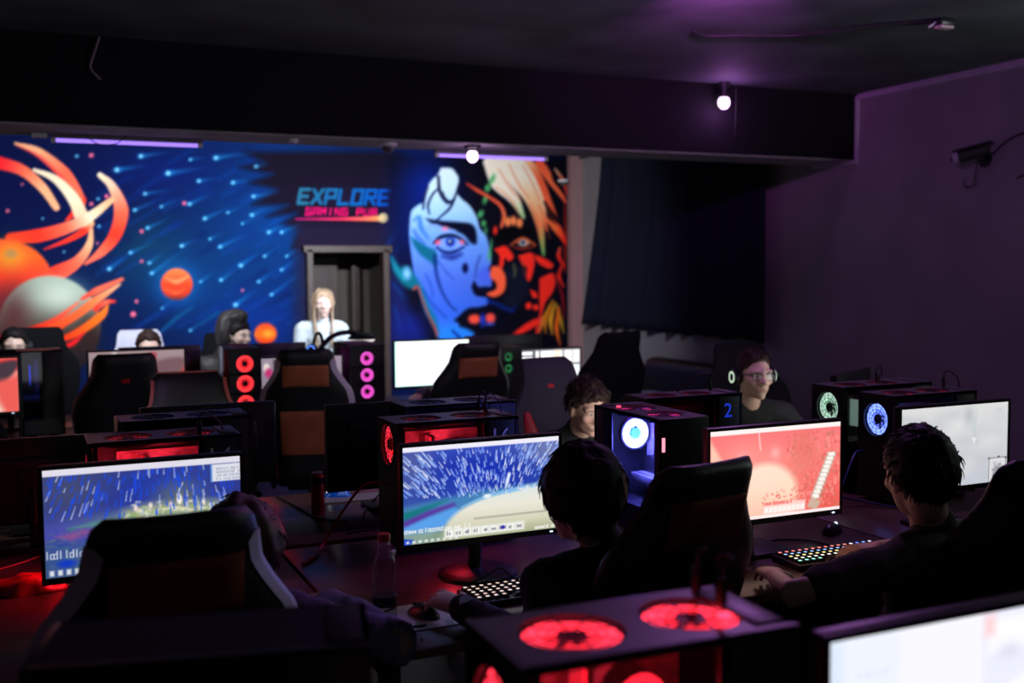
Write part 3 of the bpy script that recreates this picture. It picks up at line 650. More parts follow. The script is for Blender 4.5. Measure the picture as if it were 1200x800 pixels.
# ------------------------------------------------------------------ builders: desk, monitor, computer, chair, small things
DESKM = mat('dark_brown_laminate', rgb(92, 66, 60), 0.28, noise=0.25, nscale=9)
DESKL = mat('desk_leg_steel', (0.015, 0.015, 0.017), 0.45, noise=0.1)
DZT = 0.75
def make_desk(x0, x1, y0, y1, label, group='dark desks of the near double row', panel=None):
    t = thing('desk', label, 'desk', ((x0+x1)/2, (y0+y1)/2, 0), 0, group)
    w_, d_ = x1-x0, y1-y0
    top = MB().box((0, 0, DZT-0.014), (w_, d_, 0.028), bev=0.004).build('desktop', DESKM, t, 40)
    MB().box((0, -d_/2+0.0012-0.0022, DZT-0.014), (w_-0.01, 0.002, 0.024)).build('edge_band', mat('desk_edge_band', rgb(140, 104, 84), 0.4), top)
    for sx in (-1, 1):
        for sy in (-1, 1): MB().box((sx*(w_/2-0.05), sy*(d_/2-0.06), (DZT-0.028)/2), (0.05, 0.05, DZT-0.028), bev=0.005).build('leg', DESKL, t, 40)
    for sx in (-1, 1): MB().box((sx*(w_/2-0.05), 0, 0.68), (0.03, d_-0.12, 0.04)).build('cross_bar', DESKL, t)
    if panel is not None: MB().box((0, panel*(d_/2-0.12), 0.52), (w_-0.12, 0.018, 0.32)).build('modesty_panel', DESKL, t)
    return t

SCREENS = {}
def screen_painting(name, painter, W=0.53, H=0.30, nx=265):
    if name in SCREENS: return SCREENS[name]
    xs = np.linspace(-W/2, W/2, nx); zs = np.linspace(0, H, int(nx*H/W))
    me, XX, ZZ = grid_mesh('screen', xs, zs)
    U = (XX+W/2)/W; V = 1-ZZ/H
    p = Paint(U*160, V*90, (20, 20, 24)); painter(p); set_cols(me, p.linear())
    SCREENS[name] = me
    return me
SCRM = lambda k: attr_mat('lit_screen_%g' % k, 0.3, emit=k)
def make_monitor(loc, label, paint, rotz=0.0, cz=1.035, strength=1.0, group=None, W=0.53, H=0.30, name='monitor', base_round=False, stand_z=None, back_led=None, base_y=0.06):
    """screen faces local -Y; loc = point on the desk below the screen's centre; cz = height of screen centre"""
    t = thing(name, label, 'monitor', loc, rotz, group)
    z0 = cz-H/2-loc[2]; zc = cz-loc[2]
    h = MB(); B = 0.010
    h.box((0, 0.020, zc-0.004), (W+2*B, 0.030, H+2*B+0.010), bev=0.006)
    h.box((0, 0.045, zc-0.01), (W*0.72, 0.03, H*0.66), bev=0.014)
    h.box((0, 0.003, zc+H/2+B/2), (W+2*B, 0.006, B)); h.box((0, 0.003, z0-B/2-0.004), (W+2*B, 0.006, B+0.008))
    for sx in (-1, 1): h.box((sx*(W/2+B/2), 0.003, zc), (B, 0.006, H))
    h.build('housing', PLASTIC, t, 40)
    me = screen_painting(paint.__name__, paint)
    o = bpy.data.objects.new('screen', me); COL.objects.link(o); o.parent = t; o.location = (0, 0.0035, z0); o.scale = (W/0.53, 1, H/0.30)
    if not me.materials: me.materials.append(None)
    o.material_slots[0].link = 'OBJECT'; o.material_slots[0].material = SCRM(strength)
    MB().tube([(0, 0.055, zc-0.02), (0, 0.02+base_y*0.95, zc-0.12), (0, 0.02+base_y, 0.02)], 0.022, 10).box((0, 0.06, zc-0.01), (0.11, 0.02, 0.11), bev=0.005).build('stand_neck', PLASTIC, t, 50)
    b = MB()
    if base_round: b.lathe([(0, 0.022), (0.10, 0.020), (0.125, 0.010), (0.128, 0.0), (0, 0.0)], (0, base_y, 0), 40)
    else: b.box((0, base_y, 0.008), (0.24, 0.19, 0.016), bev=0.007)
    b.build('stand_base', PLASTIC, t, 40)
    MB().box((W/2-0.03, -0.001, z0-0.009), (0.010, 0.003, 0.004)).build('power_light', emat('white_led', (0.6, 0.75, 1.0), 2.0, False), t)
    if back_led is not None:
        MB().box((W*0.2, 0.0615, zc+0.03), (0.05, 0.003, 0.012)).build('rear_badge', back_led, t)
    return t

def plate_holes(mb, L, W, z, holes, th=0.004, seg=32):
    """horizontal plate L x W centred at the origin with round holes [(x, r)] each in a square cell"""
    def quad(x0, x1, y0, y1):
        if x1-x0 > 1e-5 and y1-y0 > 1e-5: mb.box(((x0+x1)/2, (y0+y1)/2, z), (x1-x0, y1-y0, th))
    x = -L/2
    for hx, r in sorted(holes):
        c = min(W/2-0.006, r+0.012)
        quad(x, hx-c, -W/2, W/2); quad(hx-c, hx+c, c, W/2); quad(hx-c, hx+c, -W/2, -c)
        vs = []; fs = []
        for k in range(seg):
            t = 2*PI*k/seg; ct, st = math.cos(t), math.sin(t); q = c/max(abs(ct), abs(st))
            for rr in (r, q):
                for dz in (-th/2, th/2): vs.append((hx+ct*rr, st*rr, z+dz))
        for k in range(seg):
            a = 4*k; b_ = 4*((k+1) % seg)
            fs += [(a+1, a+3, b_+3, b_+1), (a, b_, b_+2, a+2), (a, a+1, b_+1, b_)]
        mb.add(vs, fs); x = hx+c
    quad(x, L/2, -W/2, W/2)

GLASS = glass_mat('tinted_side_glass', (0.62, 0.62, 0.66))
def fan_parts(parent, c, r, axis, led, name='fan', blade_m=None, hub_m=None, bright=None, ringfill=0.80):
    """a lit case fan: frame ring, glowing ring, hub, seven blades; axis 'x','y' or 'z'"""
    fm = MB(); fm.ring(c, r*0.96, r*1.06, 0.02, axis, 36)
    f = fm.build(name, PLASTIC_M, parent, 40)
    MB().ring(c, r*ringfill, r*0.97, 0.014, axis, 36).build('light_ring', led, f, 40)
    bl = MB(); ax = {'x': 0, 'y': 1, 'z': 2}[axis]
    o1, o2 = [(1, 2), (0, 2), (0, 1)][ax]
    for k in range(7):
        t0 = 2*PI*k/7
        pts = []
        for rr, dt, dz in ((r*0.3, 0.0, -0.006), (r*0.3, 0.55, 0.006), (r*ringfill*0.99, 0.95, 0.006), (r*ringfill*0.99, 0.25, -0.006)):
            q = [0, 0, 0]; q[o1] = math.cos(t0+dt)*rr; q[o2] = math.sin(t0+dt)*rr; q[ax] = dz
            pts.append([c[i]+q[i] for i in range(3)])
        n_ = [0, 0, 0]; n_[ax] = 0.0015
        up = [[a+b for a, b in zip(p_, n_)] for p_ in pts]
        bl.add(pts+up, [(0, 1, 2, 3), (7, 6, 5, 4), (0, 4, 5, 1), (1, 5, 6, 2), (2, 6, 7, 3), (3, 7, 4, 0)])
    bl.build('blades', blade_m or led, f)
    MB().ring(c, 0, r*0.31, 0.018, axis, 24).build('hub', hub_m or PLASTIC, f, 40)
    return f

def make_pc(loc, label, led_rgb, rotz=0.0, glass=-1, L=0.45, W=0.21, H=0.45, number=None, num_col=None, top_fans=True, front_fans=2, inside=1.0, led=2.0, top_led=None, big_fan=None, lampE=1.2, front_led=None, group='computer towers on the desks', badge=None, fillm=None, fan_zs=None, top_rgb=None, top_mat=None, fan_r=None):
    """computer tower: front at local -X, window at local y*glass"""
    t = thing('computer_tower', label, 'computer', loc, rotz, group)
    key = 'led_%d_%d_%d' % tuple(int(c*255) for c in led_rgb)
    LED = emat('%s_%g' % (key, led), led_rgb, led, True); LED2 = emat('%s_dim_%g' % (key, led), led_rgb, led*0.45, False)
    FL = LED if front_led is None else emat('front_%s_%g' % (key, front_led), led_rgb, front_led, True)
    TL = LED if top_led is None else emat('top_%s_%g' % (key, top_led), led_rgb, top_led, True)
    TL2 = emat('topdim_%s_%g' % (key, top_led or led), led_rgb, (top_led or led)*0.6, False)
    if top_rgb: TL = emat('toprgb_%d_%g' % (int(top_rgb[2]*100), top_led), top_rgb, top_led, True); TL2 = emat('toprgbdim_%d_%g' % (int(top_rgb[2]*100), top_led), top_rgb, top_led*0.6, False)
    fy = 0.02  # feet
    b = MB()
    b.box((0, 0, fy+0.006), (L, W, 0.012), bev=0.003); b.box((0.02, 0, fy+0.055), (L-0.06, W-0.012, 0.09), bev=0.003)
    b.box((L/2-0.006, 0, (H+fy)/2), (0.012, W, H-fy)); b.box((0, -glass*(W/2-0.004), (H+fy)/2), (L, 0.008, H-fy))
    b.box((L/2-0.07, glass*(W/2-0.004), (H+fy)/2), (0.13, 0.006, H-fy), bev=0.002)
    for z in (fy+0.055, H-0.006): b.box((0, glass*(W/2-0.006), z), (L, 0.012, 0.09 if z < 0.2 else 0.014))
    b.box((-L/2+0.012, glass*(W/2-0.006), (H+fy)/2), (0.012, 0.012, H-fy))
    b.build('case', METAL, t, 40)
    tp = MB(); r = W*0.36
    holes = [(-L/2+0.115, r), (-L/2+0.115+2*r+0.04, r)] if top_fans else []
    plate_holes(tp, L, W, H-0.002, holes); tp.box((L/2-0.035, 0, H+0.002), (0.05, W*0.8, 0.004), bev=0.002)
    for sy in (-1, 1): tp.box((0, sy*(W/2-0.004), H-0.006), (L, 0.008, 0.014), bev=0.003)
    top = tp.build('top_panel', top_mat or mat('lit_steel_top', (0.075, 0.07, 0.08), 0.42, spec=0.6, bump=0.05, bscale=300), t, 40)  # top panel coloured paler than the case for the overhead light
    for hx, rr in holes:
        f = fan_parts(t, (hx, 0, H-0.016), rr*0.96, 'z', TL, 'top_fan', TL2, ringfill=0.62)
        g = MB()
        for q in (0.25, 0.45, 0.65, 0.85): g.ring((hx, 0, H-0.003), rr*q-0.0008, rr*q+0.0008, 0.002, 'z', 32)
        for k in range(4): g.box((hx, 0, H-0.003), (2*rr, 0.002, 0.002), (0, 0, k*PI/4))
        g.build('grille', METAL, f)
    for sx in (-1, 1):
        for sy in (-1, 1): MB().box((sx*(L/2-0.06), sy*(W/2-0.035), fy/2), (0.05, 0.03, fy), bev=0.005).build('foot', RUBBER, t, 40)
    # front with ventilated openings
    fp_ = MB(); n = len(fan_zs) if fan_zs else front_fans
    x0 = -L/2
    if n:
        rr = min(W*0.36, (H-0.09)/(2*n)-0.006) if not fan_zs else (fan_r or W*0.34)
        zs_ = fan_zs or [0.06+rr+0.01+k*((H-0.08)/n) for k in range(n)]
        tmp = MB(); plate_holes(tmp, H-fy, W, 0, [(z-(H+fy)/2, rr) for z in zs_], 0.012)
        fp_.add([(x0-v[2]-0.004, v[1], v[0]+(H+fy)/2) for v in tmp.v], tmp.f)
        fr = fp_.build('front_panel', PLASTIC, t, 40)
        for z in zs_:
            f = fan_parts(t, (x0+0.012, 0, z), rr*0.98, 'x', FL, 'front_fan', FL if front_led else LED2, ringfill=0.62)
            g = MB()
            for q in (0.2, 0.4, 0.6, 0.8): g.ring((x0-0.004, 0, z), rr*q-0.0008, rr*q+0.0008, 0.002, 'x', 32)
            for k in range(6): g.box((x0-0.004, 0, z), (0.002, 2*rr, 0.0016), (k*PI/6, 0, 0))
            g.build('grille', METAL, f)
    else:
        fp_.box((x0-0.004, 0, (H+fy)/2), (0.016, W, H-fy), bev=0.004).build('front_panel', PLASTIC, t, 40)
    if badge is not None:
        MB().box((x0-0.0135, badge[0], badge[1]), (0.003, 0.012, 0.05), bev=0.001).build('lit_badge', badge[2], t)
    # inside: board, cooler, memory, graphics card
    yi = -glass*(W/2-0.022)
    INS = fillm or mat('mainboard', (0.10, 0.10, 0.11), 0.5, noise=0.4, nscale=60)
    MB().box((0.0, yi, H*0.56), (L-0.17, 0.006, H*0.62)).build('mainboard', INS, t)
    MB().box((-0.03, yi+glass*0.055, H*0.42), (0.25, 0.10, 0.035), bev=0.005).box((-0.03, yi+glass*0.055, H*0.42+0.019), (0.20, 0.07, 0.004)).build('graphics_card', mat('card_shroud', (0.22, 0.22, 0.23), 0.4), t, 40)
    cl = MB().cyl((0.03, yi, H*(0.52 if big_fan else 0.70)), (0.03, yi+glass*0.06, H*(0.52 if big_fan else 0.70)), 0.042, 0.042, 28).build('cooler', PLASTIC, t, 40)
    if not big_fan: MB().ring((0.03, yi+glass*0.061, H*0.70), 0.028, 0.042, 0.006, 'y').build('light_ring', LED, cl, 40)
    for k in range(0 if big_fan else 2): MB().box((-0.045-0.018*k, yi+glass*0.03, H*0.70), (0.007, 0.05, 0.12), bev=0.002).build('memory_stick', LED2 if k else PLASTIC, t)
    if big_fan:
        fan_parts(t, (L/2-0.14-big_fan[2], 0, big_fan[1]), big_fan[0], 'x', big_fan[3], 'window_fan', big_fan[4], big_fan[5], ringfill=0.45)
    gl = MB().box((-0.05, glass*(W/2+0.001), (H+fy)/2+0.04), (L-0.13, 0.003, H-fy-0.09), bev=0.001).build('glass_panel', GLASS, t)
    if number:
        vs, fs_ = text_mesh(number, 0.085)
        m_ = MB(); m_.add([(L/2-0.072+(v[0] if glass < 0 else -v[0]), glass*(W/2+0.0012), H-0.098+v[1]) for v in vs], fs_)
        m_.build('number_decal', num_col or mat('grey_decal', rgb(120, 110, 125), 0.5), t)
    if lampE: lamp('case_light', 'POINT', (-0.02, yi+glass*0.12, H*0.74), lampE*inside, led_rgb, 0.03, t)
    return t

# ---- racing style chair
PROF = [(0.0, 0.200), (0.10, 0.215), (0.24, 0.225), (0.36, 0.245), (0.50, 0.272), (0.62, 0.278), (0.70, 0.262), (0.78, 0.215), (0.85, 0.180), (0.92, 0.170), (1.0, 0.166)]
CB0, CB1 = 0.44, 1.27
def chair_w(v, ws=1.0): return float(np.interp(v, [a for a, _ in PROF], [b for _, b in PROF]))*ws
def chair_back_y(v): return -0.20-0.20*v+0.03*math.sin(v*PI)
def back_mesh(ws=1.0, infl=0.0, v0=0.0, v1=1.0, NV=34, NU=36):
    mb = MB(); vs = []
    for j in range(NV):
        v = v0+(v1-v0)*j/(NV-1); z = CB0+(CB1-CB0)*v; w_ = chair_w(v, ws)+infl
        e = max(0.0, (v-0.93)/0.07); sh = math.sqrt(max(0.0, 1-0.93*e*e)); e0 = max(0.0, (0.05-v)/0.05); sh *= math.sqrt(1-0.8*e0*e0)
        wv = w_*(1-0.22*(1-sh)); th = (0.052-0.012*v+infl)*(0.25+0.75*sh)
        for k in range(NU):
            t = 2*PI*k/NU; c, s_ = math.cos(t), math.sin(t)
            x = wv*math.copysign(abs(c)**0.55, c); y = th*math.copysign(abs(s_)**0.7, s_)
            q = abs(x)/max(w_, 1e-4); y += 0.062*max(0, q-0.55)**1.5/0.3*(1-0.5*v) if True else 0
            if s_ > 0: y -= 0.018*math.exp(-(x/(0.5*w_))**2)
            vs.append((x, chair_back_y(v)+y, z))
    fs = [(j*NU+k, j*NU+(k+1) % NU, (j+1)*NU+(k+1) % NU, (j+1)*NU+k) for j in range(NV-1) for k in range(NU)]
    fs += [tuple(reversed(range(NU))), tuple(range((NV-1)*NU, NV*NU))]
    mb.add(vs, fs); return mb
def rear_patch(x0, x1, v0, v1, front=False, off=0.005, ws=1.0):
    """leather patch lying on the rear (or front) of the backrest"""
    mb = MB(); vs = []; n, m_ = 17, 13
    for layer in (0, 1):
        for j in range(m_):
            v = v0+(v1-v0)*j/(m_-1)
            for i in range(n):
                x = x0+(x1-x0)*i/(n-1); w_ = chair_w(v, ws); th = 0.052-0.012*v; c = min(0.999, (abs(x)/w_)**(1/0.55)); s_ = math.sqrt(1-c*c)**0.7
                ed = min(min(i, n-1-i)/2.0, min(j, m_-1-j)/1.5, 1.0)
                if front: y = th*s_+0.062*max(0, abs(x)/w_-0.55)**1.5/0.3*(1-0.5*v)-0.018*math.exp(-(x/(0.5*w_))**2)+(off*ed if layer else -0.004)
                else: y = -th*s_+0.062*max(0, abs(x)/w_-0.55)**1.5/0.3*(1-0.5*v)-(off*ed+0.001 if layer else -0.004)
                vs.append((x, chair_back_y(v)+y, CB0+(CB1-CB0)*v))
    N = n*m_
    g = lambda l, j, i: l*N+j*n+i
    fs = [(g(1, j, i), g(1, j, i+1), g(1, j+1, i+1), g(1, j+1, i)) for j in range(m_-1) for i in range(n-1)]
    fs += [(g(0, j, i), g(0, j+1, i), g(0, j+1, i+1), g(0, j, i+1)) for j in range(m_-1) for i in range(n-1)]
    for i in range(n-1): fs += [(g(0, 0, i), g(0, 0, i+1), g(1, 0, i+1), g(1, 0, i)), (g(0, m_-1, i), g(1, m_-1, i), g(1, m_-1, i+1), g(0, m_-1, i+1))]
    for j in range(m_-1): fs += [(g(0, j, 0), g(1, j, 0), g(1, j+1, 0), g(0, j+1, 0)), (g(0, j, n-1), g(0, j+1, n-1), g(1, j+1, n-1), g(1, j, n-1))]
    mb.add(vs, fs); return mb
def back_off(x, v, ws=1.0, front=False):
    w_ = chair_w(v, ws); th = 0.052-0.012*v; q = min(1.0, abs(x)/w_); c = min(0.999, q**(1/0.55)); s_ = math.sqrt(1-c*c)**0.7
    return (th*s_ if front else -th*s_)+0.062*max(0, q-0.55)**1.5/0.3*(1-0.5*v)
def edge_strip(sx, v0, v1, wd=0.03, ws=1.0, yo=0.0):
    """leather stripe wrapped round the outer rear corner of the backrest"""
    mb = MB(); vs = []; n = 22
    for j in range(n):
        v = v0+(v1-v0)*j/(n-1); w_ = chair_w(v, ws); y = chair_back_y(v); z = CB0+(CB1-CB0)*v
        k = 1.0 if 0 < j < n-1 else 0.4; xi = w_-wd*k
        for x, yy in ((w_+0.004, back_off(w_, v)+0.012*k), (w_+0.003, back_off(w_*0.992, v)-0.006), (w_*0.955, back_off(w_*0.955, v)-0.006), (xi, back_off(xi, v)-0.005), (xi, back_off(xi, v)+0.006), (w_-0.012, back_off(w_, v)+0.006)):
            vs.append((sx*x, y+yy+yo, z))
    m_ = 6
    fs = [(j*m_+k, j*m_+(k+1) % m_, (j+1)*m_+(k+1) % m_, (j+1)*m_+k) for j in range(n-1) for k in range(m_)]+[tuple(range(m_)), tuple(reversed(range((n-1)*m_, n*m_)))]
    mb.add(vs, fs); return mb
WH_S = mat('white_leather_stripe', rgb(205, 200, 205), 0.5, bump=0.1); RD_S = mat('red_leather_stripe', rgb(200, 28, 50), 0.5, bump=0.1)
def make_chair(loc, rotz, label, brown=None, stripe=None, logo=None, bolster=None, piping=None, shell=LEATHER, zs=1.0, group='gaming chairs', arms=True, arm_x=0.31):
    """gaming chair; faces local +Y"""
    t = thing('gaming_chair', label, 'chair', loc, rotz, group); t.scale = (1, 1, zs)
    back = back_mesh().build('backrest', shell, t, 180)
    if brown:
        rear_patch(-0.135, 0.135, 0.73, 0.885).build('upper_panel', brown, t, 60)
        rear_patch(-0.155, 0.155, 0.23, 0.55).build('lower_panel', brown, t, 60)
    if stripe:
        for sx in (-1, 1):
            edge_strip(sx, 0.42, 0.93).build('white_stripe', stripe[0], back, 60); edge_strip(sx, 0.04, 0.42).build('red_stripe', stripe[1], back, 60)
    if piping:
        for sx in (-1, 1): edge_strip(sx, 0.1, 0.97, 0.012, 1.0, 0.03).build('piping', piping, back, 60)
        vs = [(x, chair_back_y(1.0)+0.005, CB1+0.004) for x in np.linspace(-0.14, 0.14, 9)]
        MB().tube(vs, 0.005).build('piping', piping, back, 60)
    if logo: # a small round emblem on the headrest, rear and front
        for fr_ in (False, True):
            rear_patch(-0.024, 0.020, 0.805, 0.832, fr_, 0.005).build('emblem', logo, back)
    if bolster:
        for sx in (-1, 1):
            q = MB(); pts = [(sx*0.10, chair_back_y(0.30)+0.045, CB0+0.83*0.22), (sx*0.155, chair_back_y(0.45)+0.06, CB0+0.83*0.40), (sx*0.195, chair_back_y(0.58)+0.062, CB0+0.83*0.56), (sx*0.20, chair_back_y(0.66)+0.055, CB0+0.83*0.66)]
            q.loft(pts, [(0.04, 0.014), (0.045, 0.016), (0.04, 0.016), (0.02, 0.012)]).build('bolster_panel', bolster, back, 180)
    s_ = MB(); s_.box((0, 0.06, 0.46), (0.40, 0.50, 0.09), bev=0.04, seg=4)
    for sx in (-1, 1): s_.box((sx*0.215, 0.08, 0.475), (0.09, 0.46, 0.10), (0, sx*-0.25, 0), bev=0.04, seg=4)
    s_.build('seat', shell, t, 180)
    for sx in (-1, 1):
        if arms:
            a = MB().box((sx*arm_x, 0.02, 0.56), (0.035, 0.07, 0.18), bev=0.008).box((sx*(arm_x-0.06), 0.02, 0.475), (0.13, 0.06, 0.02), bev=0.005).build('armrest_post', PLASTIC, t, 40)
            MB().box((sx*arm_x, 0.04, 0.662), (0.085, 0.25, 0.03), bev=0.013, seg=3).build('armrest_pad', RUBBER, t, 60)
        MB().box((sx*0.21, -0.19, 0.47), (0.03, 0.10, 0.10), bev=0.012).build('hinge_bracket', PLASTIC, t, 40)
    MB().box((0, 0.03, 0.395), (0.28, 0.24, 0.035), bev=0.008).build('tilt_mechanism', PLASTIC, t, 40)
    MB().cyl((0, 0.02, 0.13), (0, 0.02, 0.39), 0.026, 0.022).cyl((0, 0.02, 0.10), (0, 0.02, 0.24), 0.036).build('gas_lift', PLASTIC, t, 40)
    for k in range(5):
        a = 2*PI*k/5+0.3; c, s2 = math.cos(a), math.sin(a)
        l_ = MB().tube([(0, 0.02, 0.12), (c*0.16, 0.02+s2*0.16, 0.11), (c*0.30, 0.02+s2*0.30, 0.085)], 0.026, 8, True, (1.1, 0.75)).build('base_leg', PLASTIC, t, 60)
        MB().cyl((c*0.30-s2*0.022, 0.02+s2*0.30+c*0.022, 0.031), (c*0.30+s2*0.022, 0.02+s2*0.30-c*0.022, 0.031), 0.030).cyl((c*0.30, 0.02+s2*0.30, 0.05), (c*0.30, 0.02+s2*0.30, 0.085), 0.01).build('caster', RUBBER, l_, 40)
    return t

def make_keyboard(loc, rotz, label, key_mats, n=15, rows=5, base_m=PLASTIC, kw=0.0265, strip=None):
    t = thing('keyboard', label, 'keyboard', loc, rotz, 'keyboards on the near desks')
    L = n*kw+0.016; D = rows*kw+0.02
    MB().box((0, 0, 0.010), (L, D, 0.020), bev=0.004).build('case', base_m, t, 40)
    km = {}
    for r in range(rows):
        sh = (0, 0.2, 0.35, 0.6, 0)[r % 5]*kw*0.5
        i = 0
        while i < n:
            wide = 1
            if r == rows-1 and i == 4: wide = 5
            m = key_mats[(i*7+r*3+(i*i) % 5) % len(key_mats)] if callable(key_mats) is False else key_mats(i, r)
            k = (wide, m.name)
            if k not in km:
                b = MB(); w_ = kw*wide*0.86
                b.add([(-w_/2, -kw*.43, 0), (w_/2, -kw*.43, 0), (w_/2, kw*.43, 0), (-w_/2, kw*.43, 0), (-w_*.38, -kw*.3, .009), (w_*.38, -kw*.3, .009), (w_*.38, kw*.34, .009), (-w_*.38, kw*.34, .009)],
                      [(0, 1, 5, 4), (1, 2, 6, 5), (2, 3, 7, 6), (3, 0, 4, 7), (3, 2, 1, 0), (4, 5, 6, 7)])
                b.m = 1; b.box((-0.0012, 0.002, 0.0094), (kw*0.36, kw*0.3, 0.0012))
                o = b.build('keycap', [PLASTIC_M, m], t); km[k] = o
            else:
                o = km[k].copy(); COL.objects.link(o); o.parent = t
            o.location = (-L/2+0.008+kw*(i+wide/2)+min(sh, 0.004), D/2-0.01-kw*(r+0.5), 0.020)
            i += wide
    if strip:
        for k, m in enumerate(strip):
            MB().box((-L*0.2+k*0.026, -D/2-0.001, 0.010), (0.02, 0.003, 0.008)).build('edge_light', m, t)
    return t
def make_mouse(loc, rotz, label, m=PLASTIC, led=None, group='computer mice'):
    t = thing('computer_mouse', label, 'mouse', loc, rotz, group)
    b = MB(); bm = bmesh.new(); bmesh.ops.create_uvsphere(bm, u_segments=24, v_segments=14, radius=1)
    for v in bm.verts:
        v.co.x *= 0.032*(1-0.15*math.cos(v.co.y*PI)*0.5); v.co.y *= 0.062; v.co.z = max(v.co.z, 0)*0.038*(1-0.25*(v.co.y/0.062))
    b.add_bm(bm); b.build('shell', m, t, 180)
    MB().cyl((-0.004, 0.035, 0.026), (0.004, 0.035, 0.026), 0.009).build('scroll_wheel', led or RUBBER, t, 40)
    MB().box((0, 0.03, 0.031), (0.0015, 0.05, 0.004), (-0.22, 0, 0)).build('button_split', RUBBER, t)
    return t
def cable(pts, label, r=0.0035, m=RUBBER, name='cable', group=None):
    return tag(MB().tube(pts, r).build(name, m, None, 60), label, 'cable', group)
# ------------------------------------------------------------------ what the screens show (160 x 90 units)
def scribble(p, x, y, w_, h_, col, seed, dens=2.1):
    r = np.random.default_rng(seed); q = x
    while q < x+w_:
        if r.random() < 0.15: q += dens*0.8; continue
        k = r.integers(0, 4); d = dens*0.7
        if k == 0: p.stroke([(q, y), (q, y+h_)], 0.9, col, 0.5)
        elif k == 1: p.stroke([(q, y+h_), (q, y+h_*.3), (q+d, y+h_*.3), (q+d, y+h_)], 0.8, col, 0.5, sub=1)
        elif k == 2: p.rect(q, y+h_*.35, q+d, y+h_, col)
        else: p.stroke([(q+d, y+h_*.35), (q, y+h_*.4), (q, y+h_), (q+d, y+h_)], 0.8, col, 0.5, sub=1)
        q += dens
def paint_night_rain(p):
    r = np.random.default_rng(3)
    p.rect(-5, -5, 165, 95, grad([(0, (64, 74, 128)), (30, (52, 62, 140)), (46, (60, 72, 160)), (60, (56, 84, 120)), (90, (60, 78, 100))]), 1)
    p.glow(95, 22, 50, 20, (26, 54, 190), 0.8); p.glow(108, 30, 22, 14, (110, 118, 110), 0.8); p.glow(20, 20, 30, 20, (74, 80, 118), 0.8)
    p.poly([(0, 48), (60, 40), (160, 36), (160, 90), (0, 90)], (62, 88, 150), 4); p.glow(20, 54, 30, 8, (84, 74, 190), .9)
    p.glow(95, 46, 45, 7, (160, 170, 150), 0.9); p.poly([(62, 40), (90, 36), (160, 40), (160, 50), (80, 52), (64, 48)], (190, 196, 150), 5, .8, True)
    for k in range(150): p.ell(r.uniform(62, 160), r.normal(43, 3), r.uniform(.6, 2.2), r.uniform(.5, 1.2), [(235, 238, 225), (150, 180, 110), (250, 240, 200)][k % 3], 0.8, .8)
    for x, y in ((72, 38), (84, 37), (108, 35), (101, 38), (128, 38)): p.ell(x, y, 1.6, 2.6, (255, 235, 225), 1)
    p.ell(108, 33.5, 2.2, 4, (255, 250, 240), 1); p.stroke([(106, 30), (111, 20)], 1, (220, 225, 230), .7)
    p.poly([(18, 50), (50, 45), (70, 46), (60, 50)], (90, 150, 140), 2); p.poly([(8, 56), (30, 52), (45, 54), (20, 60)], (140, 84, 150), 2)
    p.poly([(40, 60), (90, 46), (160, 50), (160, 90), (40, 90)], (70, 110, 120), 5, .7)
    for k in range(300): p.ell(r.uniform(0, 160), r.uniform(50, 86), r.uniform(.8, 3), r.uniform(.4, .9), [(70, 120, 130), (40, 70, 150), (100, 130, 120)][k % 3], 0.8, .5)
    for k in range(190):
        x, y = r.uniform(2, 158), r.uniform(8, 46); L = r.uniform(3, 10); a = (x-95)/160*0.8
        p.stroke([(x-a*L, y-L), (x, y)], [0.5, 1.1], (30, 80, 250) if k % 4 else (190, 205, 255), .6, .9)
    p.rect(-2, -2, 162, 5.5, (236, 232, 246)); p.rect(135, 6, 162, 21, (232, 234, 244)); p.rect(135, 6, 136.2, 21, (80, 150, 230))
    for y in (9, 12, 15, 18): scribble(p, 140, y, 20, 1.6, (180, 185, 205), int(y))
    p.rect(80.6, 44, 81.4, 49, (255, 255, 255)); p.rect(78.5, 46.1, 83.5, 46.9, (255, 255, 255))
    scribble(p, 1.5, 68, 40, 6, (235, 238, 250), 5, 2.6); p.ell(16, 79, 7, 3, (20, 60, 200), 1.5)
    for k in range(9): p.rect(3+k*6.5, 84, 6.5+k*6.5, 88.5, (230, 232, 240), .8)
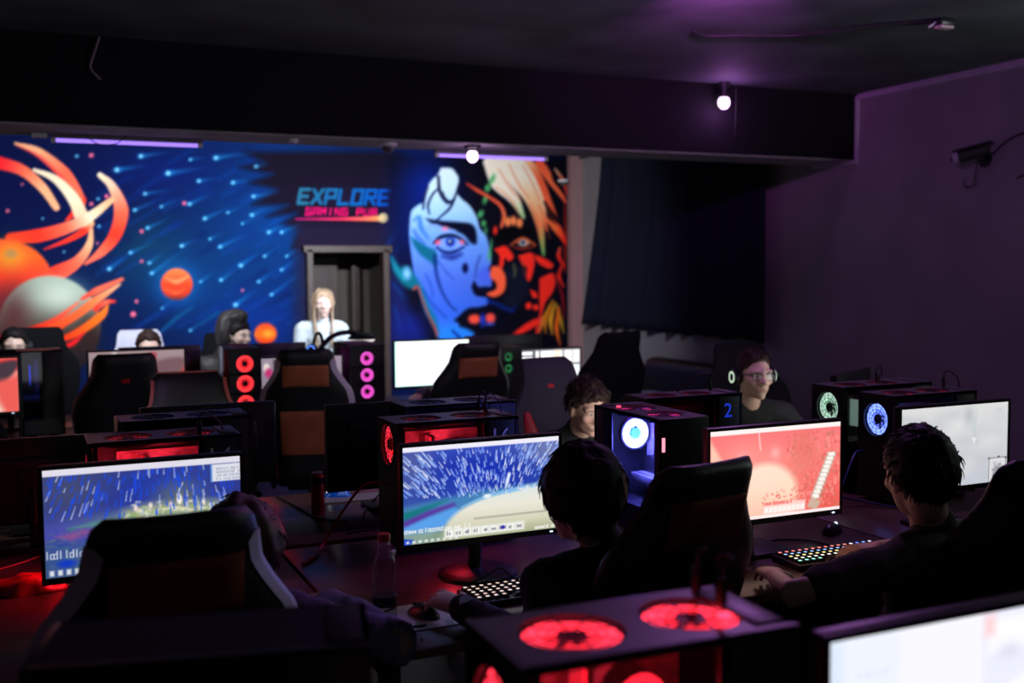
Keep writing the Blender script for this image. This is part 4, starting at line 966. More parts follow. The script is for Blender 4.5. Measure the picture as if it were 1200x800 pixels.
def paint_rain_dome(p):
    r = np.random.default_rng(4)
    p.rect(-5, -5, 165, 95, grad([(0, (60, 80, 190)), (20, (34, 56, 170)), (48, (44, 70, 170)), (60, (60, 110, 170)), (90, (150, 160, 140))]), 1)
    p.glow(150, 12, 34, 16, (130, 138, 180), .8); p.glow(8, 18, 22, 26, (90, 100, 160), .8); p.glow(80, 30, 40, 14, (24, 46, 180), .8)
    p.poly([(0, 56), (40, 50), (80, 46), (160, 44), (160, 95), (0, 95)], (70, 130, 185), 3); p.poly([(0, 60), (30, 54), (44, 52), (20, 62), (0, 70)], (26, 120, 130), 2)
    p.poly([(0, 68), (25, 60), (50, 55), (52, 58), (24, 66), (0, 75)], (90, 60, 160), 2); p.poly([(0, 74), (26, 66), (50, 60), (60, 64), (36, 78), (18, 88), (0, 92)], (90, 160, 235), 2)
    p.poly([(34, 92), (44, 72), (66, 58), (100, 50), (162, 47), (162, 95), (30, 95)], grad([(48, (226, 232, 225)), (62, (236, 232, 218)), (78, (214, 212, 186)), (92, (160, 168, 130))]), 2.5, 1, True)
    p.stroke([(58, 60), (90, 51), (130, 47.5), (162, 46)], [1, 3, 3], (130, 190, 240), 1.5); p.rect(-5, 79, 40, 95, (150, 164, 130), 4, .8); p.poly([(0, 84), (10, 86), (4, 93), (0, 93)], (30, 70, 200), 1)
    for k in range(420):
        x = r.uniform(2, 158); y = r.uniform(7, 52-4*abs(x-95)/95); L = r.uniform(1.5, 7); a = (x-92)/70*0.9
        p.stroke([(x-a*L*.0+a*L, y-L), (x, y)], [0.6, 1.3], (150, 185, 255) if k % 3 else (235, 242, 255), .6, .85)
    p.stroke([(103, 46), (107, 33)], [1.5, 3.5], (235, 240, 255), 1); p.ell(84, 52, 4, 2, (240, 245, 250), 1)
    for x in (120, 128, 136): p.ell(x, 48.5, 2.5, 1.2, (245, 235, 225), 1)
    p.rect(-2, -2, 162, 4.6, (240, 238, 250)); p.rect(40, 79, 123, 88, (226, 226, 216), 1, .9)
    for k in range(9): p.rect(41.5+k*9, 80.5, 49+k*9, 87, (244, 244, 240), .6); scribble(p, 43+k*9, 82, 4.5, 3, (120, 120, 130), k+40, 1.7)
    p.ell(100, 83.5, 2.6, 1.6, (40, 40, 160), .8); p.rect(70, 71.5, 148, 73, (150, 156, 140), .8, .8)
    scribble(p, 1, 76, 66, 3.6, (250, 250, 250), 9, 2.4); scribble(p, 134, 86, 24, 2.6, (250, 250, 250), 12, 2)
    for k in range(9): p.ell(4+k*6, 88, 1.6, 1.2, (235, 235, 240), .8)
def paint_red_cavern(p):
    r = np.random.default_rng(6)
    p.rect(-5, -5, 165, 95, grad([(0, (246, 120, 122)), (30, (250, 128, 124)), (60, (244, 110, 104)), (90, (236, 92, 84))]), 1)
    p.poly([(0, 8), (18, 34), (34, 60), (20, 92), (0, 92)], (255, 205, 180), 2.5); p.glow(40, 28, 26, 18, (255, 150, 144), .7)
    for k in range(420):
        x, y = r.integers(92, 160)//2*2, r.integers(8, 86)//2*2; s_ = r.choice([2, 2, 4]); al = 0.55
        p.rect(x, y, x+s_, y+s_, [(222, 92, 84), (255, 160, 150), (236, 120, 108), (205, 120, 100), (250, 140, 128)][k % 5], .4, al)
    p.poly([(106, 8), (124, 8), (128, 40), (112, 48), (98, 40)], (232, 118, 108), 4, .7)
    p.glow(64, 64, 40, 30, (255, 190, 170), .7); p.ell(66, 70, 40, 34, grad([(36, (255, 226, 205)), (60, (255, 220, 196)), (90, (255, 196, 172))]), 4)
    p.stroke([(58, 6), (60, 22)], 1.2, (255, 225, 220), 1, .9); p.glow(78, 26, 6, 6, (255, 190, 190), .7); p.glow(38, 30, 6, 6, (255, 190, 190), .6)
    for k in range(120): p.rect(*(lambda a, b: (a, b, a+2, b+1.4))(r.integers(62, 160), r.integers(62, 86)), (226, 84, 78), .5, .5)
    # saw-edged pixel blade held at lower right
    for k in range(11):
        x, y = 149-k*2.0, 33+k*4.1
        p.rect(x-6, y-2.6, x+5.5, y+2.6, (196, 170, 158), .7); p.rect(x-4.2, y-2.2, x+4, y+2.2, (250, 244, 236), .7); p.rect(x-5.4, y-.4, x-3, y+1.6, (226, 206, 196), .5)
    p.poly([(124, 74), (136, 80), (130, 88), (118, 84)], (206, 176, 156), 1)
    p.rect(64, 76, 116, 86.5, (250, 214, 208), 1, .9)
    for k in range(9): p.rect(65+k*5.6, 80, 69.8+k*5.6, 85.5, (255, 240, 236), .5)
    scribble(p, 64, 74.5, 34, 3, (240, 90, 84), 8, 2)
    p.rect(-2, -2, 162, 4.8, (252, 240, 238)); p.rect(-2, 87, 162, 92, (255, 236, 236))
def paint_fog(p):
    r = np.random.default_rng(8)
    p.rect(-5, -5, 165, 95, grad([(0, (240, 240, 240)), (40, (226, 228, 232)), (90, (214, 218, 230))]), 1)
    for k in range(60): p.glow(r.uniform(0, 160), r.uniform(4, 86), r.uniform(5, 22), r.uniform(3, 12), [(246, 246, 246), (206, 210, 216), (220, 222, 228)][k % 3], .45)
    p.glow(100, 12, 8, 10, (196, 202, 206), .8); p.stroke([(112, 8), (108, 26), (112, 44)], [1, 4, 2], (206, 218, 220), 3, .8)
    p.rect(107, 38, 109.5, 44, (255, 255, 255), .8); p.rect(104, 38, 112, 39.6, (255, 255, 255), .8)
    p.rect(132, 63, 158, 92, (238, 238, 240), .8)
    for a, b in (((132, 63), (158, 63)), ((132, 63), (132, 92)), ((158, 63), (158, 92))): p.stroke([a, b], .8, (110, 110, 120), .5)
    for k in range(18): p.stroke([(r.uniform(136, 154), r.uniform(67, 88)) for _ in range(3)], .7, (150, 152, 160), .6, .8)
    for x, y in ((132, 63), (147, 62), (158, 64)): p.ell(x, y, 1.6, .8, (60, 60, 66), .6)
def paint_pale_page(p):
    p.rect(-5, -5, 165, 95, (240, 240, 248), 1); p.rect(-2, -2, 8, 92, (205, 222, 242), 6, .8); p.rect(12, -2, 40, 92, (232, 236, 248), 2)
    for k in range(7): scribble(p, 16, 16+k*10, 18, 3, (222, 226, 240), k+20, 2.4)
    p.glow(28, 44, 6, 12, (214, 218, 236), .8); p.rect(91, -2, 160, 92, (230, 232, 246), 2); p.rect(94, 4, 158, 20, (244, 244, 250), 2); p.rect(92, 2, 98, 11, (250, 200, 200), 3, .9)
    p.poly([(100, 40), (160, 18), (160, 92), (120, 92)], (250, 250, 255), 3); p.stroke([(90, 56), (130, 36), (160, 22)], [3, 8, 10], (214, 222, 240), 4, .7); p.glow(108, 20, 8, 4, (214, 214, 230), .8)
    p.stroke([(92, 40), (92, 92)], 2, (222, 226, 242), 1.5)
def paint_white_window(p):
    p.rect(-5, -5, 165, 95, (248, 252, 254), 1); p.rect(-2, -2, 162, 9, (225, 234, 234), 1); p.rect(-2, -2, 2, 92, (120, 220, 190), 1); p.rect(3, 10, 158, 13, (236, 240, 240), 1)
    p.rect(-2, 87, 162, 92, (200, 240, 236), 1)
def paint_white_lists(p):
    p.rect(-5, -5, 165, 95, (96, 96, 104), 1); p.rect(2, 3, 14, 90, (250, 252, 250), 1)
    for k in range(8): p.rect(15, 4+k*10.5, 42, 11+k*10.5, (248, 250, 250), 1)
    for x0, x1 in ((50, 58), (62, 96), (97, 116), (120, 140), (142, 158)): p.rect(x0, 3, x1, 30, (252, 250, 248), 2)
    p.rect(96, 3, 112, 28, (255, 222, 205), 2); p.rect(50, 34, 158, 84, (235, 238, 240), 2)
def paint_red_poster(p):
    p.rect(-5, -5, 165, 95, grad([(0, (205, 176, 180)), (50, (176, 150, 156)), (90, (150, 128, 140))]), 1); p.rect(8, 8, 30, 90, (196, 196, 200), 2)
    p.ell(26, 42, 9, 12, (40, 26, 34), 2); p.ell(27, 42, 3, 3, (230, 60, 60), 1.5); p.rect(38, 1, 46, 16, (255, 250, 245), 2)
    p.poly([(86, 12), (108, 6), (104, 40), (116, 90), (90, 90), (80, 50)], (208, 196, 214), 3); p.stroke([(98, 10), (95, 40), (108, 80)], 5, (150, 160, 210), 2); p.rect(100, 4, 112, 18, (220, 60, 80), 3)
    p.poly([(112, 70), (150, 36), (162, 26), (162, 92), (112, 92)], (235, 90, 84), 3, 1, False); p.poly([(108, 20), (140, 14), (162, 18), (150, 44), (122, 60)], (150, 112, 120), 4, 1, True)
def paint_red_grey(p):
    p.rect(-5, -5, 165, 95, (255, 150, 140), 1); p.poly([(20, 0), (162, 0), (162, 20), (70, 26)], (232, 60, 60), 4, 1)
    p.poly([(60, 24), (120, 10), (158, 4), (156, 22), (130, 48), (90, 52), (62, 44)], (74, 58, 70), 3, 1, True); p.poly([(60, 60), (110, 66), (150, 90), (40, 92)], (255, 214, 200), 6); p.poly([(120, 40), (162, 30), (162, 92), (140, 92)], (250, 100, 92), 5)
def paint_pink_icons(p):
    p.rect(-5, -5, 165, 95, grad([(0, (176, 158, 176)), (90, (140, 128, 148))]), 1)
    p.ell(12, 18, 6, 9, (255, 240, 235), 2); p.ell(16, 28, 7, 9, (215, 60, 130), 3); p.rect(26, 4, 36, 30, (40, 36, 44), 3); p.ell(44, 16, 6, 12, (255, 240, 225), 3); p.ell(52, 32, 7, 8, (240, 245, 250), 3)
    for k in range(3): scribble(p, 70, 20+k*18, 70, 6, (215, 205, 220), k+60, 4)
def paint_bright_game(p):
    p.rect(-5, -5, 165, 95, grad([(0, (235, 240, 250)), (45, (250, 250, 246)), (90, (225, 228, 220))]), 1); p.ell(80, 62, 60, 26, (250, 248, 240), 5); p.rect(-2, -2, 162, 5, (250, 250, 255), 1)

# ------------------------------------------------------------------ desks
near_rows = [(-0.72, 0.765, 'dark desk at the left end of the near row lit red from the tower'), (0.775, 1.775, 'dark desk of the near row carrying the rain game screen'), (1.785, 2.765, 'dark desk of the near row carrying the red game screen'), (2.775, 3.80, 'dark desk at the right end of the near row under the foggy screen')]
for x0, x1, lb in near_rows: make_desk(x0, x1, 2.56, 3.70, lb)
for x0, x1, lb in [(-0.72, 0.765, 'dark desk facing away on the far side of the near row at left'), (0.775, 1.775, 'dark desk with the blue mouse on the far side of the near row'), (1.785, 2.765, 'dark desk of the young man looking down on the far side'), (2.775, 3.98, 'dark desk in front of the man with headphones')]:
    make_desk(x0, x1, 3.76, 4.62, lb, panel=1)
for x0, x1, lb in [(-0.85, 0.95, 'dark desk of the back row at left below the planets'), (0.96, 2.10, 'dark desk of the back row beside the red lit tower'), (2.11, 3.05, 'dark desk of the back row under the blank white screen'), (3.06, 4.05, 'dark desk of the back row at its right end')]:
    make_desk(x0, x1, 6.52, 7.22, lb, 'dark desks of the back double row', panel=1)
for x0, x1, lb in [(-0.85, 0.95, 'dark desk on the far side of the back row at left'), (0.96, 2.10, 'dark desk on the far side of the back row below the dark hooded jacket'), (2.11, 3.05, 'dark desk on the far side of the back row near the desk lamp'), (3.06, 4.05, 'dark desk on the far side of the back row below the painted face')]:
    make_desk(x0, x1, 7.26, 7.96, lb, 'dark desks of the back double row')
make_desk(-0.10, 0.985, 0.93, 1.72, 'dark desk nearest the camera under the red lit tower', 'desks nearest the camera')
make_desk(0.995, 2.05, 0.93, 1.72, 'dark desk nearest the camera under the bright white page screen', 'desks nearest the camera')

# ------------------------------------------------------------------ monitors
NM = 'screens of the near row'
make_monitor((0.285, 3.16, DZT), 'monitor at left showing a dark blue rainy night game', paint_night_rain, strength=0.9, group=NM)
make_monitor((1.285, 3.07, DZT), 'monitor showing rain over a pale dome behind the clear bottle', paint_rain_dome, strength=1.0, group=NM, base_round=True)
make_monitor((2.235, 2.83, DZT), 'monitor showing a red cavern game with a saw edged pixel blade', paint_red_cavern, strength=1.05, group=NM, cz=1.05, base_y=0.14)
make_monitor((3.105, 2.90, DZT), 'monitor at far right showing white fog and a small map', paint_fog, strength=0.85, group=NM, cz=1.06)
make_monitor((1.285, 1.17, DZT), 'bright white page on the monitor in the lower right corner', paint_pale_page, strength=1.1, cz=1.04)
FM = 'monitors seen from behind on the far side of the near row'
VB = mat('dark_rear_badge', rgb(40, 34, 48), 0.5)
make_monitor((0.64, 4.36, DZT), 'black back of the monitor behind the tower numbered fourteen', paint_bright_game, PI, 1.04, 3.0, FM, 0.50, 0.30)
make_monitor((1.36, 4.27, DZT), 'black back of the monitor left of the tower numbered sixteen', paint_bright_game, PI, 1.005, 1.0, FM, 0.53, 0.33)
make_monitor((0.0, 4.20, DZT), 'black back of the monitor at far left above the red desk', paint_bright_game, PI, 0.985, 1.0, FM, 0.53, 0.28)
make_monitor((3.75, 4.20, DZT), 'black back of the monitor beside the man with headphones', paint_bright_game, PI+math.radians(30), 1.04, 3.6, FM, 0.50, 0.30)
make_monitor((2.62, 4.16, DZT), 'unseen monitor added behind the tower numbered two to light the young person', paint_bright_game, PI+math.radians(12), 1.0, 6.0, FM, 0.48, 0.28)  # added hidden screen that brightens the young person's face
BM = 'screens of the back row'
make_monitor((-0.33, 6.62, DZT), 'red and grey screen at the left edge of the back row', paint_red_grey, strength=0.9, group=BM, cz=1.10)
make_monitor((0.575, 6.62, DZT), 'grey screen with red artwork behind the black chair', paint_red_poster, strength=0.62, group=BM, cz=1.115)
make_monitor((1.60, 6.85, DZT), 'pinkish screen with bright icons right of the red lit tower', paint_pink_icons, strength=0.8, group=BM, cz=1.02)
make_monitor((2.48, 6.80, DZT), 'blank bright white screen left of the painted face', paint_white_window, strength=1.8, group=BM, cz=1.10)
make_monitor((3.44, 6.98, DZT), 'bright screen of white lists below the painted face', paint_white_lists, strength=1.4, group=BM, cz=0.99, H=0.31)
OM = 'monitors seen from behind on the far side of the back row'
make_monitor((-0.12, 7.45, DZT), 'black monitor back in front of the bare headed person at far left', paint_bright_game, PI, 1.09, 0.55, OM)
make_monitor((0.79, 7.45, DZT), 'black monitor back in front of the person in the white chair', paint_bright_game, PI, 1.075, 0.55, OM, 0.50)
make_monitor((1.48, 7.45, DZT), 'black monitor back in front of the person in the dark hooded jacket', paint_bright_game, PI, 1.07, 0.55, OM, 0.55)
make_monitor((3.29, 7.45, DZT), 'wide black monitor back below the painted mouth', paint_bright_game, PI, 1.07, 0.55, OM, 0.62, back_led=emat('blue_badge_led', rgb(40, 70, 200), 0.8, False))

# ------------------------------------------------------------------ computer towers
REDL = (1.0, 0.03, 0.06); BLUL = (0.13, 0.14, 1.0)
NUMG = mat('pale_decal', rgb(250, 245, 250), 0.5); NUMB = emat('blue_glow_decal', rgb(30, 60, 210), 0.8, False)  # number two glows in place of blue light falling on it
REDIN = mat('mainboard_reddish', (0.35, 0.30, 0.30), 0.6, noise=0.5, nscale=25)
pinkled = emat('pink_badge', rgb(255, 150, 170), 1.5, False)
make_pc((0.385, 3.57, DZT), 'computer tower numbered 14 glowing red behind the left screen', REDL, number='14', num_col=NUMG, fillm=REDIN, led=1.4, top_led=0.25, lampE=3.5, H=0.455, front_led=26.0)
make_pc((1.365, 3.575, DZT), 'computer tower numbered 16 glowing red with purple lit top', REDL, number='16', num_col=NUMG, fillm=REDIN, led=1.6, top_led=0.02, lampE=3.5, fan_zs=[0.365], H=0.45)
make_pc((2.08, 3.385, DZT), 'computer tower with big white fan ring in a blue lit window', BLUL, PI/2, 1, number=None, led=2.0, top_led=0.8, top_rgb=(1.0, 0.04, 0.30), lampE=22.0, H=0.45, front_fans=0, fillm=mat('mainboard_pale', (0.55, 0.5, 0.6), 0.6, noise=0.3, nscale=25),
        big_fan=(0.060, 0.352, -0.015, emat('white_blue_fan', (0.75, 0.9, 1.0), 1.5), emat('pale_blue_fan', (0.35, 0.75, 0.95), 1.2), emat('cyan_hub', (0.10, 0.5, 0.8), 1.0)), badge=(0.085, 0.36, pinkled))
make_pc((3.405, 3.385, DZT), 'computer tower with glowing blue mesh fan beside the foggy screen', (0.16, 0.25, 1.0), led=2.6, lampE=0.6, H=0.45, top_led=0.5, top_rgb=(1.0, 0.03, 0.08), fan_zs=[0.345], W=0.20)
make_pc((2.49, 3.77, DZT), 'computer tower numbered 2 in added blue glow behind the red game screen', REDL, number='2', num_col=NUMB, led=0.8, top_led=0.5, lampE=0.10, H=0.45, W=0.18, L=0.46)
make_pc((0.51, 4.06, DZT), 'dark computer tower with bluish top behind the tower numbered fourteen', (0.05, 0.10, 0.6), led=0.2, top_led=0.02, lampE=0.03, H=0.45, front_fans=0)
make_pc((1.545, 4.00, DZT), 'computer tower with violet top just behind the tower numbered sixteen', (0.06, 0.10, 0.9), led=0.4, top_led=0.05, lampE=0.1, H=0.45, front_fans=2)
make_pc((3.44, 3.69, DZT), 'computer tower with greenish white fan behind the blue fan tower', (0.65, 1.0, 0.8), led=0.8, top_led=0.3, top_rgb=(1.0, 0.03, 0.08), lampE=0.02, H=0.455, W=0.20, L=0.50, fan_zs=[0.36])
make_pc((0.80, 1.345, DZT), 'computer tower with two red fans on top in the lower foreground', REDL, led=2.2, top_led=2.4, lampE=1.6, fillm=REDIN, H=0.45, W=0.22, L=0.43, rotz=math.radians(-2))
make_pc((0.225, 1.565, DZT), 'unlit black computer tower in the lower left foreground', (0.02, 0.03, 0.1), led=0.01, top_led=0.01, lampE=0.0, top_fans=False, front_fans=0, H=0.45, W=0.20, rotz=math.radians(-14), top_mat=mat('matte_black_top', (0.012, 0.014, 0.02), 0.7, spec=0.2))
BT = 'computer towers of the back row'
make_pc((1.225, 6.98, DZT), 'computer tower with two red fans facing the room in the back row', (1.0, 0.04, 0.05), PI/2, 1, led=1.6, fan_zs=[0.40, 0.275, 0.15], fan_r=0.055, lampE=0.3, H=0.50, W=0.20, L=0.42, group=BT)
make_pc((2.02, 7.00, DZT), 'computer tower with magenta fans left of the blank white screen', (1.0, 0.12, 0.75), PI/2, 1, led=1.2, fan_zs=[0.40, 0.29, 0.18], fan_r=0.046, lampE=0.3, H=0.49, W=0.23, L=0.42, group=BT)
make_pc((0.06, 6.98, DZT), 'tall dark computer tower with blue light inside at the left of the back row', (0.05, 0.12, 1.0), 0, -1, led=1.2, lampE=0.5, H=0.52, W=0.22, L=0.24, front_fans=0, top_fans=False, group=BT)
make_pc((3.03, 6.98, DZT), 'computer tower with green fans left of the white list screen', (0.10, 0.75, 0.25), PI/2, 1, led=0.3, fan_zs=[0.37, 0.29], fan_r=0.032, lampE=0.03, H=0.44, W=0.20, L=0.42, group=BT)

# plugs with cables on the towers
def usb_plug(loc, label, pts):
    t = thing('usb_plug', label, 'plug', loc, 0, 'black plugs standing in the tower tops')
    MB().box((0, 0, 0.022), (0.016, 0.009, 0.044), bev=0.003).build('plug_body', PLASTIC, t, 40)
    MB().tube([(0, 0, 0.04), (0.004, 0, 0.062), (0.02, 0, 0.07)]+pts, 0.0028).build('cord', RUBBER, t, 60)
PT = DZT+0.455
usb_plug((1.50, 3.56, PT), 'black plug in the top of the tower numbered sixteen', [(0.05, 0.01, 0.045), (0.075, 0.03, 0.006), (0.09, 0.11, -0.1)])
usb_plug((1.50, 3.62, PT), 'second black plug behind the first on the tower numbered sixteen', [(0.03, 0.02, 0.06), (0.06, 0.07, 0.0), (0.06, 0.13, -0.12)])
usb_plug((0.485, 3.50, PT), 'black plug in the top of the tower numbered fourteen', [(0.04, 0.02, 0.06), (0.08, 0.05, 0.01), (0.10, 0.13, -0.1)])
usb_plug((0.955, 1.34, PT), 'black plug in the top of the near red tower', [(0.03, 0.05, 0.06), (0.06, 0.10, 0.0), (0.07, 0.16, -0.12)])
usb_plug((0.955, 1.41, PT), 'black plug by the rear edge of the near red tower', [(0.03, 0.04, 0.05), (0.06, 0.08, 0.0), (0.07, 0.12, -0.12)])
usb_plug((3.56, 3.40, PT), 'black plug with an arching cord on the blue fan tower', [(0.06, 0.0, 0.055), (0.11, 0.02, 0.01), (0.135, 0.06, -0.1)])
usb_plug((3.46, 3.69, PT+0.005), 'black plug standing on the tower behind the blue fan tower', [(0.05, 0.02, 0.03), (0.09, 0.08, 0.004), (0.10, 0.13, -0.1)])
usb_plug((2.62, 3.77, PT), 'black plug on the tower numbered two under an arching cord', [(-0.04, 0.0, 0.075), (-0.09, 0.0, 0.06), (-0.13, 0.04, 0.006), (-0.14, 0.12, -0.1)])
MB_r = MB(); MB_r.cyl((0, 0, 0), (0, 0, 0.006), 0.009)
for lc, lb in (((2.02, 3.50, PT-0.004), 'small red power light on the blue windowed tower'), ((0.93, 1.30, PT-0.0035), 'small red power button on the near red tower')):
    o = MB_r.build('power_button', emat('pink_red_led', rgb(255, 70, 110), 1.6, False), None, 40, lc); tag(o, lb, 'button')

# ------------------------------------------------------------------ chairs
FABRIC_X = mat('deep_black_cloth', (0.003, 0.003, 0.004), 0.95, spec=0.05)
make_chair((0.245, 2.61, 0), math.radians(2), 'black gaming chair with white edge stripes in the lower left foreground', BROWN_D, (WH_S, RD_S), group='gaming chairs of the near row', zs=0.975)
make_chair((1.52, 2.66, 0), math.radians(10), 'black gaming chair with a shade-darkened tan rear panel left of the red game screen', BROWN_D, group='gaming chairs of the near row', zs=0.965)
make_chair((2.57, 2.42, 0), math.radians(-4), 'plain black gaming chair at the right edge of the picture', None, group='gaming chairs of the near row', zs=0.945)
make_chair((1.58, 6.56, 0), math.radians(-17), 'black gaming chair with two tan panels and white and red edge stripes', BROWN, (WH_S, RD_S), group='gaming chairs of the back row')
make_chair((2.55, 6.60, 0), math.radians(4), 'black gaming chair with a tan panel in front of the blank white screen', BROWN, group='gaming chairs of the back row')
RDE = mat('red_emblem', rgb(190, 20, 30), 0.5); RDB = mat('red_bolster', rgb(170, 16, 30), 0.5, bump=0.15)
make_chair((0.475, 6.58, 0), 0, 'black gaming chair with a small red emblem in front of the grey screen', None, logo=RDE, group='gaming chairs of the back row', zs=1.01)
make_chair((2.60, 4.84, 0), PI+math.radians(8), 'black gaming chair with red bolsters behind the young man looking down', None, logo=RDE, bolster=RDB, shell=mat('charcoal_fabric', rgb(46, 42, 54), 0.8, bump=0.2, bscale=300), group='gaming chairs of the far side', zs=0.98)
make_chair((0.68, 4.88, 0), PI, 'empty black gaming chair with reddish piping facing the camera', None, piping=mat('red_piping', rgb(150, 66, 60), 0.5), group='gaming chairs of the far side', zs=0.98)
make_chair((3.55, 6.55, 0), math.radians(5), 'black gaming chair in front of the curtain left of the black sofa', None, shell=FABRIC_D, group='gaming chairs of the back row', zs=1.03)
make_chair((3.80, 4.92, 0), PI-math.radians(12), 'black gaming chair behind the man with headphones', None, shell=FABRIC_D, group='gaming chairs of the far side', zs=1.0)
make_chair((-0.40, 5.0, 0), math.radians(172), 'black gaming chair cut by the left edge of the picture', None, shell=FABRIC_D, group='gaming chairs of the far side', zs=1.0)
make_chair((0.08, 8.70, 0), PI, 'black gaming chair behind the bare headed person below the grey planet', None, shell=FABRIC_X, group='gaming chairs along the mural', zs=1.03)
WFUR = mat('white_chair_leather', rgb(140, 140, 155), 0.7, bump=0.2)
make_chair((0.80, 8.62, 0), PI, 'white gaming chair with rounded top below the small painted planet', None, shell=WFUR, group='gaming chairs along the mural', zs=1.0)
make_chair((1.52, 9.0, 0), PI, 'black gaming chair of the person in the dark hooded jacket', None, shell=FABRIC_X, group='gaming chairs along the mural', zs=0.95)

# ------------------------------------------------------------------ keyboards, mice, bottle, can, cables
WK = [emat('key_white', (1.0, 0.85, 0.75), 0.9, False), emat('key_warm', (1.0, 0.70, 0.55), 0.8, False)]
RK = [emat('key_%d' % i, c, 1.5, False) for i, c in enumerate([(1, .25, .2), (1, .6, .2), (.9, .9, .8), (.3, .5, 1), (1, .3, .5), (.3, .9, .7), (1, .8, .3)])]
RKb = [emat('keyb_%d' % i, c, 1.5, False) for i, c in enumerate([(.15, .25, 1), (.2, .4, 1), (.8, .85, 1)])]
make_keyboard((1.345, 2.865, DZT), math.radians(1), 'dark keyboard with small pale lit keys below the rain dome screen', WK, base_m=mat('grey_keyboard_case', rgb(44, 40, 44), 0.4))
make_keyboard((2.43, 2.765, DZT), math.radians(-2), 'keyboard with rainbow lit keys below the red game screen', lambda i, r: (RKb if i > 10 else RK)[(i*7+r*3) % (3 if i > 10 else 7)], strip=[RKb[0], RK[4], RK[0], RK[1], RK[2], RK[5]])
make_keyboard((0.28, 2.82, DZT), 0, 'dark keyboard hidden in front of the striped foreground chair', WK, n=15)
make_mouse((1.185, 4.47, DZT), math.radians(70), 'glossy blue computer mouse on the far desk behind the red can', mat('blue_gloss', rgb(0, 96, 225), 0.2, coat=0.5), emat('mouse_led', (0.9, 0.95, 1), 1.5, False))
make_mouse((0.695, 3.00, DZT), math.radians(12), 'black mouse with lit wheel under the hand of the left player', PLASTIC, emat('mouse_led', (0.9, 0.95, 1), 1.5, False))
make_mouse((0.985, 2.80, DZT), math.radians(18), 'black mouse under the hand wearing a watch', PLASTIC)
make_mouse((2.66, 3.05, DZT), math.radians(-60), 'black mouse with a tiny white light right of the red game screen', PLASTIC, emat('mouse_led', (0.9, 0.95, 1), 1.5, False))
o = MB().box((0.955, 2.80, DZT+0.0022), (0.20, 0.22, 0.004), bev=0.002).build('mouse_pad', mat('pale_grey_pad', rgb(190, 195, 195), 0.7, noise=0.1)); tag(o, 'pale grey mouse pad beside the clear bottle', 'mouse pad')
o = MB().box((1.27, 4.42, DZT+0.003), (0.34, 0.12, 0.006), bev=0.002).build('mouse_pad', mat('grey_pad', rgb(120, 112, 125), 0.6)); tag(o, 'grey pad at the far edge of the desk beyond the black monitor', 'mouse pad')
# can
c = thing('drink_can', 'tall dark red drink can on the far desk', 'can', (1.035, 4.20, DZT))
MB().lathe([(0, 0), (0.024, 0.0), (0.0265, 0.008), (0.0265, 0.155), (0.021, 0.166), (0.0, 0.164)]).build('can_body', mat('red_can_print', rgb(165, 20, 34), 0.3, metal=0.35, noise=0.25, nscale=50), c, 50)
MB().lathe([(0.0268, 0.122), (0.0270, 0.150), (0.0268, 0.150)]).build('dark_band', mat('dark_can_print', rgb(40, 8, 14), 0.35), c, 50)
MB().ring((0, 0, 0.167), 0.017, 0.0215, 0.004).box((0.004, 0, 0.168), (0.02, 0.010, 0.002), bev=0.001).build('rim_and_tab', CHROME, c, 40)
# clear bottle
b = thing('water_bottle', 'clear plastic bottle with red cap on the near desk', 'bottle', (0.872, 2.80, DZT))
prof = [(0.0, 0.006), (0.028, 0.0), (0.033, 0.006), (0.034, 0.03), (0.032, 0.036), (0.034, 0.042), (0.034, 0.085), (0.032, 0.09), (0.034, 0.095), (0.034, 0.150), (0.033, 0.165), (0.026, 0.185), (0.0155, 0.200), (0.0150, 0.215), (0.0165, 0.218), (0.0165, 0.222), (0.0145, 0.224), (0.0145, 0.232)]
bo = MB().lathe(prof, seg=32).build('bottle_body', glass_mat('clear_plastic', (0.82, 0.82, 0.84)), b, 60)
MB().lathe([(0, 0.230), (0.0175, 0.230), (0.0180, 0.245), (0.0170, 0.250), (0, 0.250)]).build('cap', mat('red_cap', rgb(190, 28, 40), 0.35), b, 50)
MB().lathe([(0.0342, 0.05), (0.0342, 0.078)]).build('dark_label', mat('dark_label', rgb(30, 22, 26), 0.4), b, 60)
MB().box((0.018, -0.020, 0.196), (0.022, 0.008, 0.022), (0.35, 0, 0.7), bev=0.004).build('tag', mat('tag_paper', rgb(225, 225, 235), 0.6), b)
# cables
RCB = mat('red_lit_cable', rgb(190, 30, 40), 0.4)  # red base colour stands for the towers' red light on the cables
zt = DZT+0.005
cable([(1.13, 3.56, 0.98), (1.06, 3.62, 0.97), (0.99, 3.65, 0.88), (0.95, 3.68, 0.80), (0.91, 3.66, zt), (0.86, 3.55, zt), (0.80, 3.48, zt)], 'red lit cable dropping from the tower numbered sixteen to the desk', 0.005, RCB)
cable([(0.95, 4.58, zt), (0.98, 4.35, zt), (1.00, 4.14, zt), (1.04, 4.05, zt), (1.10, 4.0, zt)], 'thin black cable lying left of the red can', 0.004)
cable([(1.32, 4.30, 0.78), (1.24, 4.20, zt), (1.18, 4.05, zt), (1.16, 3.92, zt), (1.20, 3.80, zt)], 'black cable hanging under the monitor left of the tower numbered sixteen', 0.004)
cable([(1.30, 4.1, zt), (1.36, 3.95, zt), (1.30, 3.85, zt), (1.18, 3.84, zt), (1.05, 3.82, zt)], 'black cable lying along the gap between the desks', 0.0035)
cable([(0.93, 2.89, 0.758), (0.885, 2.86, 0.757), (0.875, 2.78, 0.757), (0.91, 2.72, 0.757), (0.96, 2.71, 0.757)], 'black mouse cord looping over the pale mouse pad', 0.003)
